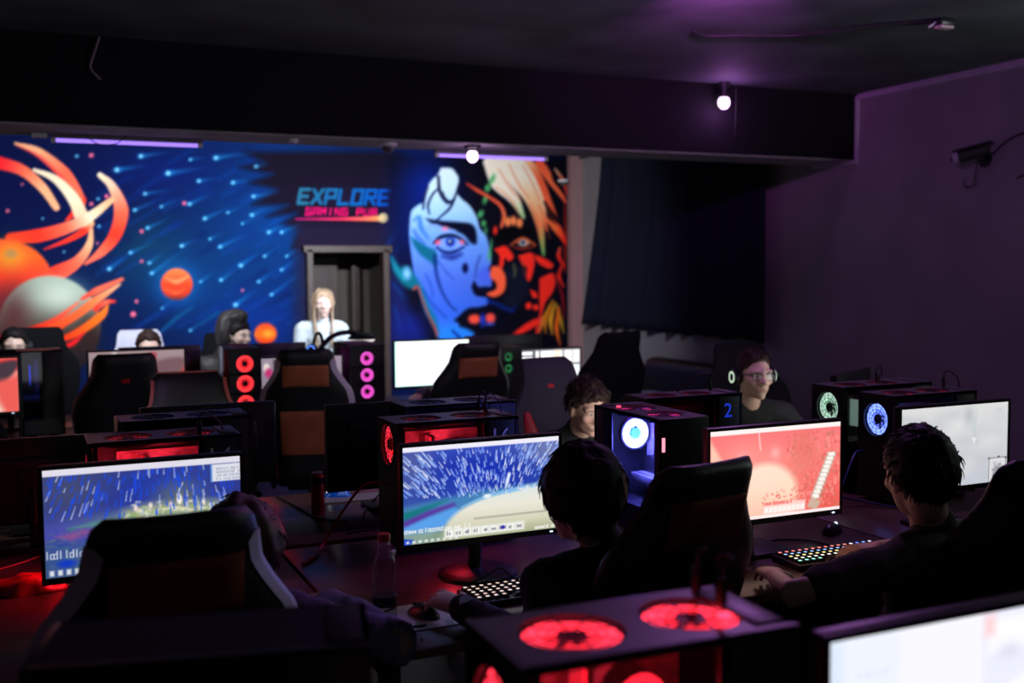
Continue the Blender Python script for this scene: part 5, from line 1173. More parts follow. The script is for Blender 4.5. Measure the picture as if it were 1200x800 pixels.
cable([(1.20, 3.02, zt), (1.26, 3.01, zt+0.02), (1.32, 3.03, zt+0.035), (1.35, 3.0, zt+0.01), (1.375, 2.985, zt), (1.36, 2.965, zt), (1.30, 2.97, zt), (1.22, 2.955, zt)], 'pair of thin black earphone cords on the desk below the rain dome screen', 0.003)
o = MB().loft([(1.36, 2.985, zt+0.006), (1.41, 2.995, zt+0.008), (1.455, 3.01, zt+0.006)], [(0.008, 0.007), (0.011, 0.009), (0.006, 0.006)]).build('earphone_adapter', PLASTIC, None, 60); tag(o, 'small black earphone adapter lying behind the pale keyed keyboard', 'adapter')
cable([(1.50, 3.12, zt+0.02), (1.54, 3.06, zt), (1.60, 3.0, zt), (1.66, 2.99, zt), (1.72, 3.03, zt), (1.70, 3.10, zt+0.04)], 'thin cord curling on the purple lit desk left of the blue tower', 0.003)
cable([(2.32, 3.03, zt), (2.42, 3.04, zt), (2.50, 2.98, zt), (2.52, 2.90, zt), (2.51, 2.84, zt+0.012)], 'black cord running to the rainbow lit keyboard', 0.0035)
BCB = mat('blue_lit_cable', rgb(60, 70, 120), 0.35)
cable([(3.19, 3.46, 0.95), (3.10, 3.42, 0.955), (3.02, 3.38, 0.88), (2.96, 3.36, 0.79), (2.93, 3.32, zt)], 'bluish cable arching from the blue fan tower down to the desk', 0.005, BCB)
cable([(2.95, 3.40, 0.80), (3.05, 3.36, 0.775), (3.16, 3.24, zt), (3.2, 3.15, zt)], 'second bluish cable below the blue fan tower', 0.004, BCB)
for k, (pts, lb) in enumerate(((((-0.30, 4.52, zt), (-0.15, 4.62, zt+0.02), (0.0, 4.55, zt+0.03), (0.08, 4.45, zt), (-0.05, 4.38, zt), (-0.2, 4.46, zt)), 'tangled black cable on the red lit desk below the left monitor back'),
                               (((-0.35, 4.40, zt), (-0.1, 4.43, zt+0.012), (0.05, 4.50, zt+0.02), (0.12, 4.40, zt)), 'black cable crossing the red lit desk at far left'),
                               (((-0.25, 3.95, zt), (-0.12, 4.05, zt+0.03), (0.06, 4.08, zt+0.03), (0.14, 4.0, zt)), 'black cable bent over the red lit desk at the far left'),
                               (((-0.20, 3.78, zt), (-0.05, 3.90, zt), (0.02, 3.98, zt), (0.10, 4.06, zt)), 'thin red lit cable on the desk at far left'))):
    cable(list(pts), lb, 0.006 if k < 3 else 0.004, RUBBER if k < 3 else RCB)
o = MB().box((0.0, 4.37, DZT+0.04), (0.18, 0.14, 0.06), bev=0.012).build('charger', PLASTIC, None, 40); tag(o, 'black charger box among cables on the red lit desk', 'charger')
def crumple(loc, size, name, label, cat, m, seed):
    r = np.random.default_rng(seed); bm = bmesh.new(); bmesh.ops.create_icosphere(bm, subdivisions=4, radius=1)
    ks = r.normal(0, 1, (10, 3)); ph = r.uniform(0, 6, 10)
    for v in bm.verts:
        q = np.array(v.co); d = 1+0.12*sum(math.sin(3.2*float(ks[i]@q)+ph[i]) for i in range(10))/2.2
        v.co = Vector((q[0]*size[0]*d, q[1]*size[1]*d, max(-0.02, q[2])*size[2]*d))
    b = MB(); b.add_bm(bm); o = b.build(name, m, None, 180, loc); tag(o, label, cat); return o
crumple((-0.02, 3.70-0.12, DZT+0.002), (0.11, 0.07, 0.05), 'crumpled_wrapper', 'crumpled red wrapper on the near desk at far left', 'wrapper', mat('red_wrapper', rgb(200, 30, 44), 0.35, noise=0.3, nscale=30), 3)

# headset and odd things of the back row
def make_headphones(loc, rot, label, parent_scale=1.0, cup_m=PLASTIC, ring_m=None, width=0.078):
    t = thing('headphones', label, 'headphones', loc); t.rotation_euler = rot
    pts = [(width*math.cos(a)*1.02, 0, 0.118*math.sin(a)) for a in np.linspace(-0.05, PI+0.05, 13)]
    MB().tube(pts, 0.011, 10).build('headband', PLASTIC, t, 180)
    for sx in (-1, 1):
        c_ = MB().lathe([(0, -0.012), (0.034, -0.012), (0.042, -0.004), (0.042, 0.014), (0.030, 0.024), (0, 0.026)] if sx > 0 else [(0, 0.012), (0.034, 0.012), (0.042, 0.004), (0.042, -0.014), (0.030, -0.024), (0, -0.026)], (sx*(width+0.012), 0, -0.012), 28, 'x').build('ear_cup', cup_m, t, 50)
        if ring_m: MB().ring((sx*(width+0.033), 0, -0.012), 0.020, 0.031, 0.008, 'x').build('light_ring', ring_m, c_, 40)
        MB().lathe([(0.020, -0.008), (0.036, -0.006), (0.036, 0.006), (0.020, 0.008)], (sx*(width-0.004), 0, -0.012), 28, 'x').build('ear_pad', RUBBER, t, 50)
    return t
L = thing('desk_lamp', 'black arched desk lamp with a pale glowing shade above the magenta lit tower', 'lamp', (2.03, 7.42, DZT))
MB().lathe([(0, 0.02), (0.08, 0.018), (0.085, 0.0), (0, 0)], (-0.16, 0.0, 0)).build('base', PLASTIC, L, 40)
MB().tube([(-0.16, 0, 0.02), (-0.22, 0, 0.20), (-0.19, 0, 0.38), (-0.08, 0, 0.51), (0.05, 0, 0.54), (0.13, 0, 0.52)], 0.018, 10).build('arm', PLASTIC, L, 180)
MB().lathe([(0.0, 0.035), (0.05, 0.03), (0.09, 0.01), (0.105, -0.012), (0.10, -0.012), (0.085, 0.006), (0.0, 0.022)], (0.14, 0, 0.50), 32).build('shade', PLASTIC, L, 60)
MB().ell((0.14, -0.01, 0.482), (0.09, 0.09, 0.022)).build('diffuser', emat('lamp_diffuser', (1.0, 0.95, 0.9), 0.9), L, 180)
make_headphones((1.82, 7.30, DZT+0.43), (0, 0.2, 0.9), 'dark headphones with a blue light hung beside the magenta lit tower', ring_m=emat('blue_ring', (0.1, 0.25, 1), 1.2, False))
m = make_mouse((0.03, 6.60, DZT), 0, 'mouse with a bright white ring of light at the left of the back row', PLASTIC, emat('mouse_led', (0.9, 0.95, 1), 1.5, False))
MB().ring((0, -0.02, 0.030), 0.016, 0.026, 0.01).build('glow_ring', emat('glow_ring', (0.85, 0.9, 1.0), 2.5), m, 40)
make_mouse((0.30, 6.62, DZT), 0.6, 'black mouse on the reddish desk left of the emblem chair', PLASTIC)
# sofa against the right wall
s = thing('sofa', 'low black sofa with a pale seat tinted for violet light against the right wall', 'sofa', (5.62, 8.75, 0))
MB().box((0.33, 0, 0.50), (0.26, 1.75, 0.62), bev=0.10, seg=4).build('back_cushion', LEATHER, s, 180)
for sy in (-1, 1): MB().box((0.0, sy*0.80, 0.36), (0.85, 0.22, 0.46), bev=0.08, seg=4).build('arm', LEATHER, s, 180)
MB().box((-0.08, 0, 0.20), (0.75, 1.5, 0.24), bev=0.03).build('frame', LEATHER, s, 60)
for sy in (-1, 1): MB().box((-0.10, sy*0.34, 0.40), (0.66, 0.66, 0.17), bev=0.06, seg=4).build('seat_cushion', mat('violet_lit_upholstery', rgb(150, 130, 165), 0.8), s, 180)  # violet in the seat colour stands for the purple bulb's light
for sx in (-0.4, 0.25):
    for sy in (-0.7, 0.7): MB().cyl((sx, sy, 0), (sx, sy, 0.09), 0.025).build('foot', PLASTIC, s)
# ------------------------------------------------------------------ people
def head_sdf(p):
    E = [((0, .014, .034), (.076, .098, .090)), ((0, -.028, -.012), (.065, .070, .082)), ((0, -.033, -.066), (.051, .056, .048)), ((0, -.078, -.100), (.021, .018, .016)),
         ((0, -.096, .006), (.009, .014, .030)), ((0, -.110, -.020), (.013, .018, .012)), ((.012, -.100, -.025), (.009, .011, .008)), ((-.012, -.100, -.025), (.009, .011, .008)),
         ((.032, -.080, .030), (.030, .013, .009)), ((-.032, -.080, .030), (.030, .013, .009)), ((.044, -.070, -.020), (.022, .020, .018)), ((-.044, -.070, -.020), (.022, .020, .018)),
         ((0, -.094, -.055), (.023, .010, .006)), ((0, -.092, -.067), (.020, .010, .0075)), ((.032, -.076, .008), (.015, .013, .010)), ((-.032, -.076, .008), (.015, .013, .010)), ((0, .03, -.06), (.052, .055, .06))]
    ds = []
    for c, r in E:
        q = (p-np.array(c))/np.array(r); ds.append((np.linalg.norm(q, axis=1)-1)*min(r))
    d = np.stack(ds, 1); k = 0.006
    return -k*np.log(np.exp(-d/k).sum(1)+1e-30)
def head_radius(D):
    lo = np.full(len(D), 0.02); hi = np.full(len(D), 0.17); ts = np.linspace(0.03, 0.16, 66)
    last = np.full(len(D), 0.05)
    for t in ts: last = np.where(head_sdf(D*t) < 0, t, last)
    lo = last; hi = last+0.0022
    for _ in range(7):
        m = (lo+hi)/2; s_ = head_sdf(D*m[:, None]) < 0; lo = np.where(s_, m, lo); hi = np.where(s_, hi, m)
    return (lo+hi)/2
def sphere_dirs(nu, nv):
    th = np.linspace(0.0, PI, nv)[1:-1]; ph = np.linspace(0, 2*PI, nu, endpoint=False)
    T, P_ = np.meshgrid(th, ph, indexing='ij')
    D = np.stack([np.sin(T)*np.sin(P_), -np.sin(T)*np.cos(P_), np.cos(T)], -1).reshape(-1, 3)
    D = np.vstack([D, [[0, 0, 1], [0, 0, -1]]])
    n = nv-2; fs = [(i*nu+k, (i+1)*nu+k, (i+1)*nu+(k+1) % nu, i*nu+(k+1) % nu) for i in range(n-1) for k in range(nu)]
    a, b = n*nu, n*nu+1
    fs += [(a, k, (k+1) % nu) for k in range(nu)]+[(b, (n-1)*nu+(k+1) % nu, (n-1)*nu+k) for k in range(nu)]
    return D, fs
HD, HF = sphere_dirs(84, 64); HR = head_radius(HD); HV = HD*HR[:, None]
GD, GF = sphere_dirs(72, 52); GR = head_radius(GD)
def vnoise(p, s_, seed=0):
    r = np.random.default_rng(seed); out = np.zeros(len(p))
    for _ in range(7):
        k = r.normal(0, 1, 3); out += np.sin(p@k*s_+r.uniform(0, 6))
    return out/3.0
def remesh(mb, vox, smooth=3, name='m'):
    me = mb.mesh(name); bm = bmesh.new(); bm.from_mesh(me); bmesh.ops.recalc_face_normals(bm, faces=bm.faces); bm.to_mesh(me); bm.free()
    o = bpy.data.objects.new('tmp', me); COL.objects.link(o)
    m = o.modifiers.new('r', 'REMESH'); m.mode = 'VOXEL'; m.voxel_size = vox
    if smooth: s_ = o.modifiers.new('s', 'SMOOTH'); s_.iterations = smooth; s_.factor = 0.5
    dg = bpy.context.evaluated_depsgraph_get(); out = bpy.data.meshes.new_from_object(o.evaluated_get(dg))
    bpy.data.objects.remove(o); bpy.data.meshes.remove(me)
    out.polygons.foreach_set('use_smooth', [True]*len(out.polygons)); return out
def verts_np(me):
    a = np.zeros(len(me.vertices)*3); me.vertices.foreach_get('co', a); return a.reshape(-1, 3)
def wrinkle(me, amp, sc, seed):
    co = verts_np(me); n = np.zeros(len(me.vertices)*3); me.vertices.foreach_get('normal', n); n = n.reshape(-1, 3)
    q = co*np.array([1, 1, 0.45]); d = vnoise(q, sc, seed)+0.6*vnoise(q, sc*2.3, seed+1)
    me.vertices.foreach_set('co', (co+n*(d*amp)[:, None]).ravel()); me.update()
SKIN = attr_mat('skin', 0.5, spec=0.4)
SKIN.node_tree.nodes['Principled BSDF'].inputs['Subsurface Weight'].default_value = 0.08
SKIN.node_tree.nodes['Principled BSDF'].inputs['Subsurface Radius'].default_value = (0.012, 0.004, 0.002)
def V3(*a): return Vector(a)
def hand_geo(mb, w_, d, n, side, curl=0.5, grip=0.0):
    """w_ wrist, d direction to the knuckles, n normal of the back of the hand, side +1: thumb towards d x n"""
    d = Vector(d).normalized(); n = (Vector(n)-d*Vector(n).dot(d)).normalized(); s_ = d.cross(n)*side
    mb.loft([w_-d*0.01, w_+d*0.03, w_+d*0.062, w_+d*0.088], [(0.027, 0.019), (0.036, 0.016), (0.042, 0.0145), (0.040, 0.012)], s_, 14)
    for k, (off, ln, r) in enumerate(((0.031, 0.070, 0.0085), (0.0105, 0.078, 0.0088), (-0.0105, 0.073, 0.0083), (-0.030, 0.058, 0.0075))):
        p = w_+d*(0.086-0.004*abs(k-1))+s_*off; pts = [p-d*0.02]; a = 0.12+0.12*k*curl
        dirv = (d+s_*off*2.6).normalized()
        for f in (0.44, 0.32, 0.24):
            pts.append(p); q = (dirv*math.cos(a)-n*math.sin(a)); p = p+q*(ln*f); a += (0.42+0.08*k)*curl*1.5
        pts.append(p); mb.loft(pts, [r*1.05, r*1.08, r, r*0.94, r*0.82], s_, 10)
    p = w_+d*0.026+s_*0.026; t = (d*0.55+s_*0.8-n*0.25).normalized(); t2 = (d*0.9+s_*0.25-n*0.25).normalized()
    mb.loft([p-t*0.015, p+t*0.016, p+t*0.040+t2*0.004, p+t*0.044+t2*0.032], [(0.015, 0.013), 0.0125, 0.0102, 0.0085], n, 10)
def make_person(label, hip, neck, head, az, pitch=0.0, roll=0.0, body_az=None, sh=0.19, elbows=None, wrists=None, skin=(0.55, 0.34, 0.26), sleeve='long', top_m=None, pants_m=None, hair=None, hood=None, stand=False, vox=0.0065, hs=1.0,
                brow=(0.06, 0.035, 0.025), beard=0.0, lip=(0.50, 0.22, 0.19), feet=None, watch=None, logo=None, collar=True, hand_n=None, puffy=0.0, seed=1, body=0.0, hand_d=None):
    t = thing('person', label, 'person', (hip[0], hip[1], 0)); O = Vector((hip[0], hip[1], 0))
    H = Vector(hip)-O; N = Vector(neck)-O; C = Vector(head)-O
    ba = az if body_az is None else body_az
    f = V3(math.sin(ba), math.cos(ba), 0); r = V3(math.cos(ba), -math.sin(ba), 0)     # forward, own right
    Rm = (Matrix.Rotation(PI-az, 3, 'Z') @ Matrix.Rotation(pitch, 3, 'X') @ Matrix.Rotation(roll, 3, 'Y'))
    Rn = np.array(Rm)*hs
    def hw(p): return np.array(p)@Rn.T+np.array(C)
    S = {s_: N+r*(s_*sh)-V3(0, 0, 0.055) for s_ in (-1, 1)}
    elb = {s_: (Vector(elbows[s_])-O if elbows and s_ in elbows else S[s_]+r*s_*0.06+f*0.05-V3(0, 0, 0.27)) for s_ in (-1, 1)}
    wr = {s_: (Vector(wrists[s_])-O if wrists and s_ in wrists else elb[s_]+f*0.22-r*s_*0.06+V3(0, 0, 0.03)) for s_ in (-1, 1)}
    def torso(mb, e):
        mid = H.lerp(N, 0.40)-f*0.025; ch = H.lerp(N, 0.74)
        mb.loft([H-V3(0, 0, 0.04), H+V3(0, 0, 0.04), mid, ch, N-V3(0, 0, 0.05), N+V3(0, 0, 0.0)], [(0.150+e+body, 0.105+e+body), (0.155+e+body, 0.110+e+body), (0.138+e+body, 0.098+e+body), (0.168+e, 0.108+e), (0.130+e, 0.078+e), (0.068+e*0.6, 0.058+e*0.6)], r, 22)
        mb.loft([S[-1], N-V3(0, 0, 0.035)-f*0.01, S[1]], [(0.052+e, 0.052+e), (0.066+e, 0.064+e), (0.052+e, 0.052+e)], f, 14)
    def arm(mb, s_, e, upto=1.0):
        a, b, c = S[s_], elb[s_], wr[s_]
        if upto >= 1.0: mb.loft([a, a.lerp(b, .35), a.lerp(b, .8), b, b.lerp(c, .3), c], [0.052+e, 0.047+e, 0.040+e, 0.041+e, 0.038+e, 0.027+e], r, 14)
        else: mb.loft([a, a.lerp(b, .35), a.lerp(b, upto)], [0.053+e, 0.050+e, 0.046+e], r, 14)
    def legs(mb, e, foot=True):
        for s_ in (-1, 1):
            hp = H+r*s_*0.085
            if stand: kn = V3(hp.x, hp.y, 0.50)+f*0.02; an = V3(hp.x, hp.y, 0.09)-f*0.02
            else:
                kn = V3(hp.x, hp.y, hip[2]+0.01)+f*0.40+r*s_*0.05; an = V3(kn.x, kn.y, 0.09)-f*(0.05 if feet is None else feet)
            mb.loft([hp, hp.lerp(kn, .5), kn, kn.lerp(an, .35), an], [(0.088+e, 0.085+e), (0.074+e, 0.072+e), (0.056+e, 0.056+e), (0.054+e, 0.054+e), (0.036+e, 0.036+e)], r, 14)
            if foot: mb.loft([an-f*0.04-V3(0, 0, 0.03), an+f*0.06-V3(0, 0, 0.045), an+f*0.17-V3(0, 0, 0.055)], [(0.036, 0.04), (0.042, 0.032), (0.034, 0.024)], r, 12)
    b = MB(); torso(b, -0.012); legs(b, -0.010)
    for s_ in (-1, 1):
        arm(b, s_, -0.004)
        dv = (wr[s_]-elb[s_]).normalized() if not (hand_d and s_ in hand_d) else Vector(hand_d[s_])
        nn = V3(*hand_n[s_]) if hand_n and s_ in hand_n else V3(0, 0, 1)
        hand_geo(b, wr[s_], dv, nn, -s_, 0.55)
    ax = Vector(Rm @ Vector((0, 0, 1)))
    b.loft([N-V3(0, 0, 0.03), N.lerp(C, .35), C-ax*0.045*hs+Vector(Rm@Vector((0, 0.025, 0)))*hs], [0.060*hs, 0.055*hs, 0.054*hs], r, 16)
    b.add([tuple(v) for v in hw(HV)], HF)
    for s_ in (-1, 1):
        q = MB().ell((s_*0.078, 0.012, -0.002), (0.008, 0.020, 0.033), 14, 10, Euler((0.2, 0, s_*0.35)).to_matrix()).ell((s_*0.077, 0.004, -0.026), (0.008, 0.011, 0.012), 10, 8)
        b.add([tuple(v) for v in hw(q.v)], q.f)
    me = remesh(b, vox, 2, 'body')
    co = (verts_np(me)-np.array(C))@np.linalg.inv(Rn).T
    col = np.tile(np.array(skin), (len(co), 1)); x, y, z = co.T; near = np.linalg.norm(co, axis=1) < 0.17
    def put(m, c):
        m = np.clip(m, 0, 1)[:, None]*near[:, None]; col[:] = col*(1-m)+np.array(c)*m
    fr = y < -0.055
    put(0.35*np.exp(-(((np.abs(x)-.045)/.02)**2+((z+.025)/.02)**2))*fr, (skin[0]*1.05, skin[1]*.72, skin[2]*.7))
    if beard: put(beard*np.clip((-z-.035)/.02, 0, 1)*np.clip((-y-.0)/.02, 0, 1)*(np.abs(x) < .075), (skin[0]*.45, skin[1]*.42, skin[2]*.42))
    put(fr*np.clip(1.6*(1-np.hypot(x/.024, (z+.061)/.011)), 0, 1), lip); put(fr*np.clip(2*(1-np.hypot(x/.022, (z+.0605)/.0018)), 0, 1), (lip[0]*.4, lip[1]*.3, lip[2]*.3))
    ex = np.abs(x)-.032
    put(fr*np.clip(2*(1-np.hypot(ex/.0175, (z-.008)/.0085)), 0, 1), (skin[0]*.55, skin[1]*.45, skin[2]*.45))
    put(fr*np.clip(2.5*(1-np.hypot(ex/.0145, (z-.0075)/.0058)), 0, 1), (0.6, 0.58, 0.56)); put(fr*np.clip(3*(1-np.hypot(ex/.0062, (z-.008)/.0062)), 0, 1), (0.05, 0.04, 0.035))
    put(fr*np.clip(2.2*(1-np.hypot((ex-.002)/.024, (z-.0265-.12*(ex))/.0052)), 0, 1), brow)
    put((y < -.09)*np.clip(2*(1-np.hypot((np.abs(x)-.009)/.005, (z+.031)/.003)), 0, 1), (skin[0]*.3, skin[1]*.25, skin[2]*.25))
    set_cols(me, col); me.materials.append(SKIN)
    bo = bpy.data.objects.new('body', me); COL.objects.link(bo); bo.parent = t
    # clothes
    k = MB(); torso(k, 0.014+puffy)
    for s_ in (-1, 1): arm(k, s_, 0.011+puffy*0.8, 1.0 if sleeve == 'long' else 0.72)
    if collar: k.loft([N-V3(0, 0, 0.03), N+V3(0, 0, 0.018)+(C-N)*0.08], [(0.078, 0.070), (0.066, 0.062)], r, 18)
    cm_ = remesh(k, 0.010, 3, 'top'); wrinkle(cm_, 0.0035+puffy*0.12, 22, seed)
    cm_.materials.append(top_m); to = bpy.data.objects.new('jacket' if puffy > 0.02 else 'shirt', cm_); COL.objects.link(to); to.parent = t
    k = MB(); legs(k, 0.012, False); k.loft([H-V3(0, 0, 0.05), H+V3(0, 0, 0.05)], [(0.160, 0.118), (0.158, 0.116)], r, 18)
    pm = remesh(k, 0.012, 2, 'trousers'); pm.materials.append(pants_m or mat('dark_denim', rgb(24, 24, 32), 0.85, bump=0.2, bscale=250)); po = bpy.data.objects.new('trousers', pm); COL.objects.link(po); po.parent = t
    k = MB()
    for s_ in (-1, 1):
        hp = H+r*s_*0.085
        an = V3(hp.x, hp.y, 0.09)-f*0.02 if stand else V3((hp+f*0.40+r*s_*0.05).x, (hp+f*0.40+r*s_*0.05).y, 0.09)-f*(0.05 if feet is None else feet)
        q = MB().loft([an-f*0.05-V3(0, 0, 0.035), an+f*0.06-V3(0, 0, 0.045), an+f*0.18-V3(0, 0, 0.052)], [(0.044, 0.05), (0.050, 0.040), (0.042, 0.032)], r, 14)
        q.v = [(a_, b_, max(c_, 0.002)) for a_, b_, c_ in q.v]; q.build('shoe', mat('dark_shoe', rgb(30, 28, 32), 0.6), t, 180)
    # hair
    if hair:
        ts = hair.get('t', 0.016); line = hair.get('line', ([-.12, -.085, -.05, -.01, .03, .08], [.070, .066, .040, .000, -.035, -.075]))
        p0 = GD*GR[:, None]; zl = np.interp(p0[:, 1], line[0], line[1]); m = np.clip((p0[:, 2]-zl+0.008*vnoise(p0, 75, seed+21))/0.026, 0, 1)
        bump = 1+hair.get('rough', 0.25)*(0.6*vnoise(p0*np.array([1, 1, .35]), 90, seed+5)+0.6*vnoise(p0, 45, seed+9))
        th = ts*np.sqrt(m)*bump*np.interp(p0[:, 2], [-.08, .0, .06, .12], [hair.get('low', .7), 1, 1, hair.get('topk', 1.15)])
        R2 = np.where(m > 0.02, GR+th+0.002, GR*0.90)
        hv = GD*R2[:, None]; hm = MB(); hm.add([tuple(v) for v in hw(hv)], GF)
        rr = np.random.default_rng(seed+3); cand = np.nonzero(m > 0.5)[0]
        for _ in range(hair.get('n', 160)):
            i = int(rr.choice(cand)); p = hv[i]*0.985; nrm = GD[i]
            fl = np.array(hair.get('flow', (0, -.25, -1.0)))+rr.normal(0, .25, 3)
            if p[2] > .07: fl = np.array([0.5*np.sign(p[0]+1e-3), -0.9, -0.1])*1.0+rr.normal(0, .35, 3)
            fl = fl-nrm*(fl@nrm); fl /= np.linalg.norm(fl)+1e-6; L = rr.uniform(.6, 1.2)*hair.get('len', .035); w_ = rr.uniform(.0016, .0032)*hair.get('w', 1.0)
            q = [p, p+fl*L*.5+nrm*L*hair.get('lift', .10), p+fl*L-nrm*L*hair.get('tuck', .05)]
            hm.tube([tuple(v) for v in hw(np.array(q))], w_*hs*1.6, 5, True, (1.0, 0.25))
        for strand, w0, w1 in hair.get('locks', []):
            hm.tube([tuple(v) for v in hw(np.array(strand))], 1.0, 8, True, (w0, w1))
        hm.build('hair', hair['m'], t, 180)
    if hood:
        p0 = GD*GR[:, None]; op = hood.get('open', (-.025, .05)); m = np.clip((p0[:, 1]-op[0]+np.clip(p0[:, 2]-op[1], 0, 1)*1.6)/0.02, 0, 1)
        R2 = np.where(m > 0.02, GR+(hood['t']*(0.5+0.5*m))*(1+.12*vnoise(p0, 40, seed)), GR*0.9)
        hv = GD*R2[:, None]; hm = MB(); hm.add([tuple(v) for v in hw(hv)], GF); hm.loft([C-ax*0.06*hs-f*0.03, N-V3(0, 0, 0.03)-f*0.02], [(0.105, 0.10), (0.15, 0.11)], r, 18)
        hmm = remesh(hm, 0.010, 3, 'hood'); wrinkle(hmm, 0.004, 30, seed+2); hmm.materials.append(hood['m']); ho = bpy.data.objects.new('hood', hmm); COL.objects.link(ho); ho.parent = t
    if watch:
        a, c = elb[watch], wr[watch]; d = (c-a).normalized(); p = c-d*0.030
        MB().cyl(p-d*0.011, p+d*0.011, 0.0335, 0.0315, 24).build('watch_strap', RUBBER, t, 50)
        dn = (V3(-0.25, -0.3, 1)-d*d.dot(V3(-0.25, -0.3, 1))).normalized()
        MB().cyl(p+dn*0.030, p+dn*0.041, 0.019, 0.017, 24).build('watch_face', mat('watch_steel', (0.6, 0.6, 0.65), 0.2, metal=0.9), t, 50)
    if logo:
        c = H.lerp(N, 0.74)+f*0.128-r*0.07+V3(0, 0, 0.0); q = MB(); u = r; w_ = V3(0, 0, 1)
        A = [c-u*0.026-w_*0.018, c+u*0.026-w_*0.018, c+w_*0.026+u*0.006]; q.add([a_+f*0.004 for a_ in A]+[a_-f*0.012 for a_ in A], [(0, 1, 2), (5, 4, 3), (0, 3, 4, 1), (1, 4, 5, 2), (2, 5, 3, 0)]); q.build('shirt_print', mat('white_print', rgb(215, 215, 220), 0.7), t)
    return t, Rm, C+O

DKH = mat('black_hair', rgb(17, 12, 12), 0.6, spec=0.2, noise=0.3, nscale=80); BRH = mat('brown_hair', rgb(46, 30, 26), 0.6, spec=0.2, noise=0.3, nscale=80); BLH = mat('blond_hair', rgb(158, 134, 110), 0.55, noise=0.25, nscale=60); PUH = mat('reddish_brown_hair', rgb(84, 52, 56), 0.5, noise=0.3, nscale=60)
BLKC = mat('black_cotton', rgb(15, 15, 19), 0.9, bump=0.25, bscale=280); KNIT = mat('grey_violet_knit', rgb(130, 124, 158), 0.95, noise=0.25, nscale=70, bump=0.5, bscale=200)
CHAR = mat('charcoal_tshirt', rgb(40, 34, 36), 0.9, bump=0.2, bscale=280); WKN = mat('white_knit', rgb(168, 178, 184), 0.95, bump=0.35, bscale=160); PUF = mat('black_puffer', rgb(40, 36, 36), 0.6, bump=0.4, bscale=35); GRYT = mat('grey_tshirt', rgb(90, 86, 92), 0.9)
# --- near players, seen from behind
make_person('person in a grey violet knit sweater behind the striped foreground chair', (0.32, 2.62, 0.55), (0.40, 2.68, 0.905), (0.485, 2.755, 0.995), math.radians(-4), 0.30, 0.05, math.radians(4), 0.165,
            {1: (0.815, 2.50, 0.795), -1: (0.02, 2.66, 0.80)}, {1: (0.725, 2.86, 0.805), -1: (0.14, 2.72, 0.805)}, top_m=KNIT, hair=dict(m=PUH, t=0.028, n=90, len=.025, w=1.0, lift=.0, rough=.3), hand_n={1: (0.1, -0.2, 1)}, hand_d={1: (-0.18, 1, -0.02)}, vox=0.006, seed=11, puffy=0.010)
make_person('person with thick dark hair in a black hoodie playing on the rain dome screen', (1.50, 2.60, 0.53), (1.405, 2.50, 0.945), (1.352, 2.545, 1.098), math.radians(-10), 0.10, -0.05, math.radians(4), 0.185,
            {-1: (1.145, 2.36, 0.775), 1: (1.66, 2.62, 0.80)}, {-1: (1.045, 2.665, 0.805), 1: (1.52, 2.72, 0.805)}, top_m=BLKC, hair=dict(m=DKH, t=0.031, n=380, len=.035, w=0.8, rough=.12, lift=.0, tuck=.16, line=([-.12, -.085, -.05, -.01, .03, .08], [.050, .045, .005, -.045, -.070, -.095]), low=.75), watch=-1, hand_d={-1: (-0.38, 1, 0.10)}, hand_n={-1: (-0.15, -0.35, 1)}, vox=0.0055, seed=12, puffy=0.0)
make_person('person in a charcoal shirt with short dark hair playing on the red game screen', (2.50, 2.46, 0.55), (2.35, 2.27, 0.955), (2.285, 2.265, 1.125), math.radians(14), 0.06, 0.06, math.radians(-14), 0.20,
            {-1: (1.80, 2.22, 0.865), 1: (2.72, 2.62, 0.80)}, {-1: (1.98, 2.52, 0.815), 1: (2.50, 2.66, 0.805)}, sleeve='short', top_m=CHAR, hair=dict(m=DKH, t=0.020, n=260, len=.03, w=.8, rough=.2, lift=.08, line=([-.12, -.085, -.05, -.01, .03, .08], [.062, .058, .025, .005, -.03, -.070]), low=.35, topk=1.3), vox=0.006, seed=13, hand_d={-1: (0.5, 1, -0.1)})
# --- far side, facing the camera
make_person('young person with dark hair in a black jacket looking down behind the blue windowed tower', (2.56, 4.92, 0.52), (2.49, 4.72, 0.905), (2.475, 4.60, 1.04), math.radians(176), 0.26, 0.0, math.radians(182), 0.185,
            {-1: (2.80, 4.66, 0.79), 1: (2.26, 4.66, 0.79)}, {-1: (2.72, 4.42, 0.80), 1: (2.36, 4.42, 0.80)}, top_m=BLKC, hair=dict(m=BRH, t=0.022, n=420, len=.034, w=.9, rough=.35, lift=.12, line=([-.12, -.085, -.05, -.01, .03, .08], [.078, .072, .045, .010, -.02, -.06]), low=.35, topk=1.4), skin=(0.60, 0.36, 0.28), vox=0.005, seed=14)
gp, gR, gC = make_person('person with glasses and headphones in a black shirt with a white triangle print', (3.64, 4.92, 0.52), (3.485, 4.66, 1.00), (3.425, 4.535, 1.165), math.radians(189), 0.04, 0.0, math.radians(192), 0.20,
            {-1: (3.80, 4.56, 0.80), 1: (3.22, 4.62, 0.80)}, {-1: (3.70, 4.30, 0.80), 1: (3.32, 4.36, 0.80)}, top_m=BLKC, hair=dict(m=BRH, t=0.010, n=300, len=.020, w=.7, rough=.25, lift=.12, line=([-.12, -.085, -.05, -.01, .03, .08], [.092, .086, .066, .020, -.02, -.055]), low=.3, topk=1.8), skin=(0.62, 0.41, 0.31), vox=0.0042, logo=True, beard=0.12, seed=15, collar=False)
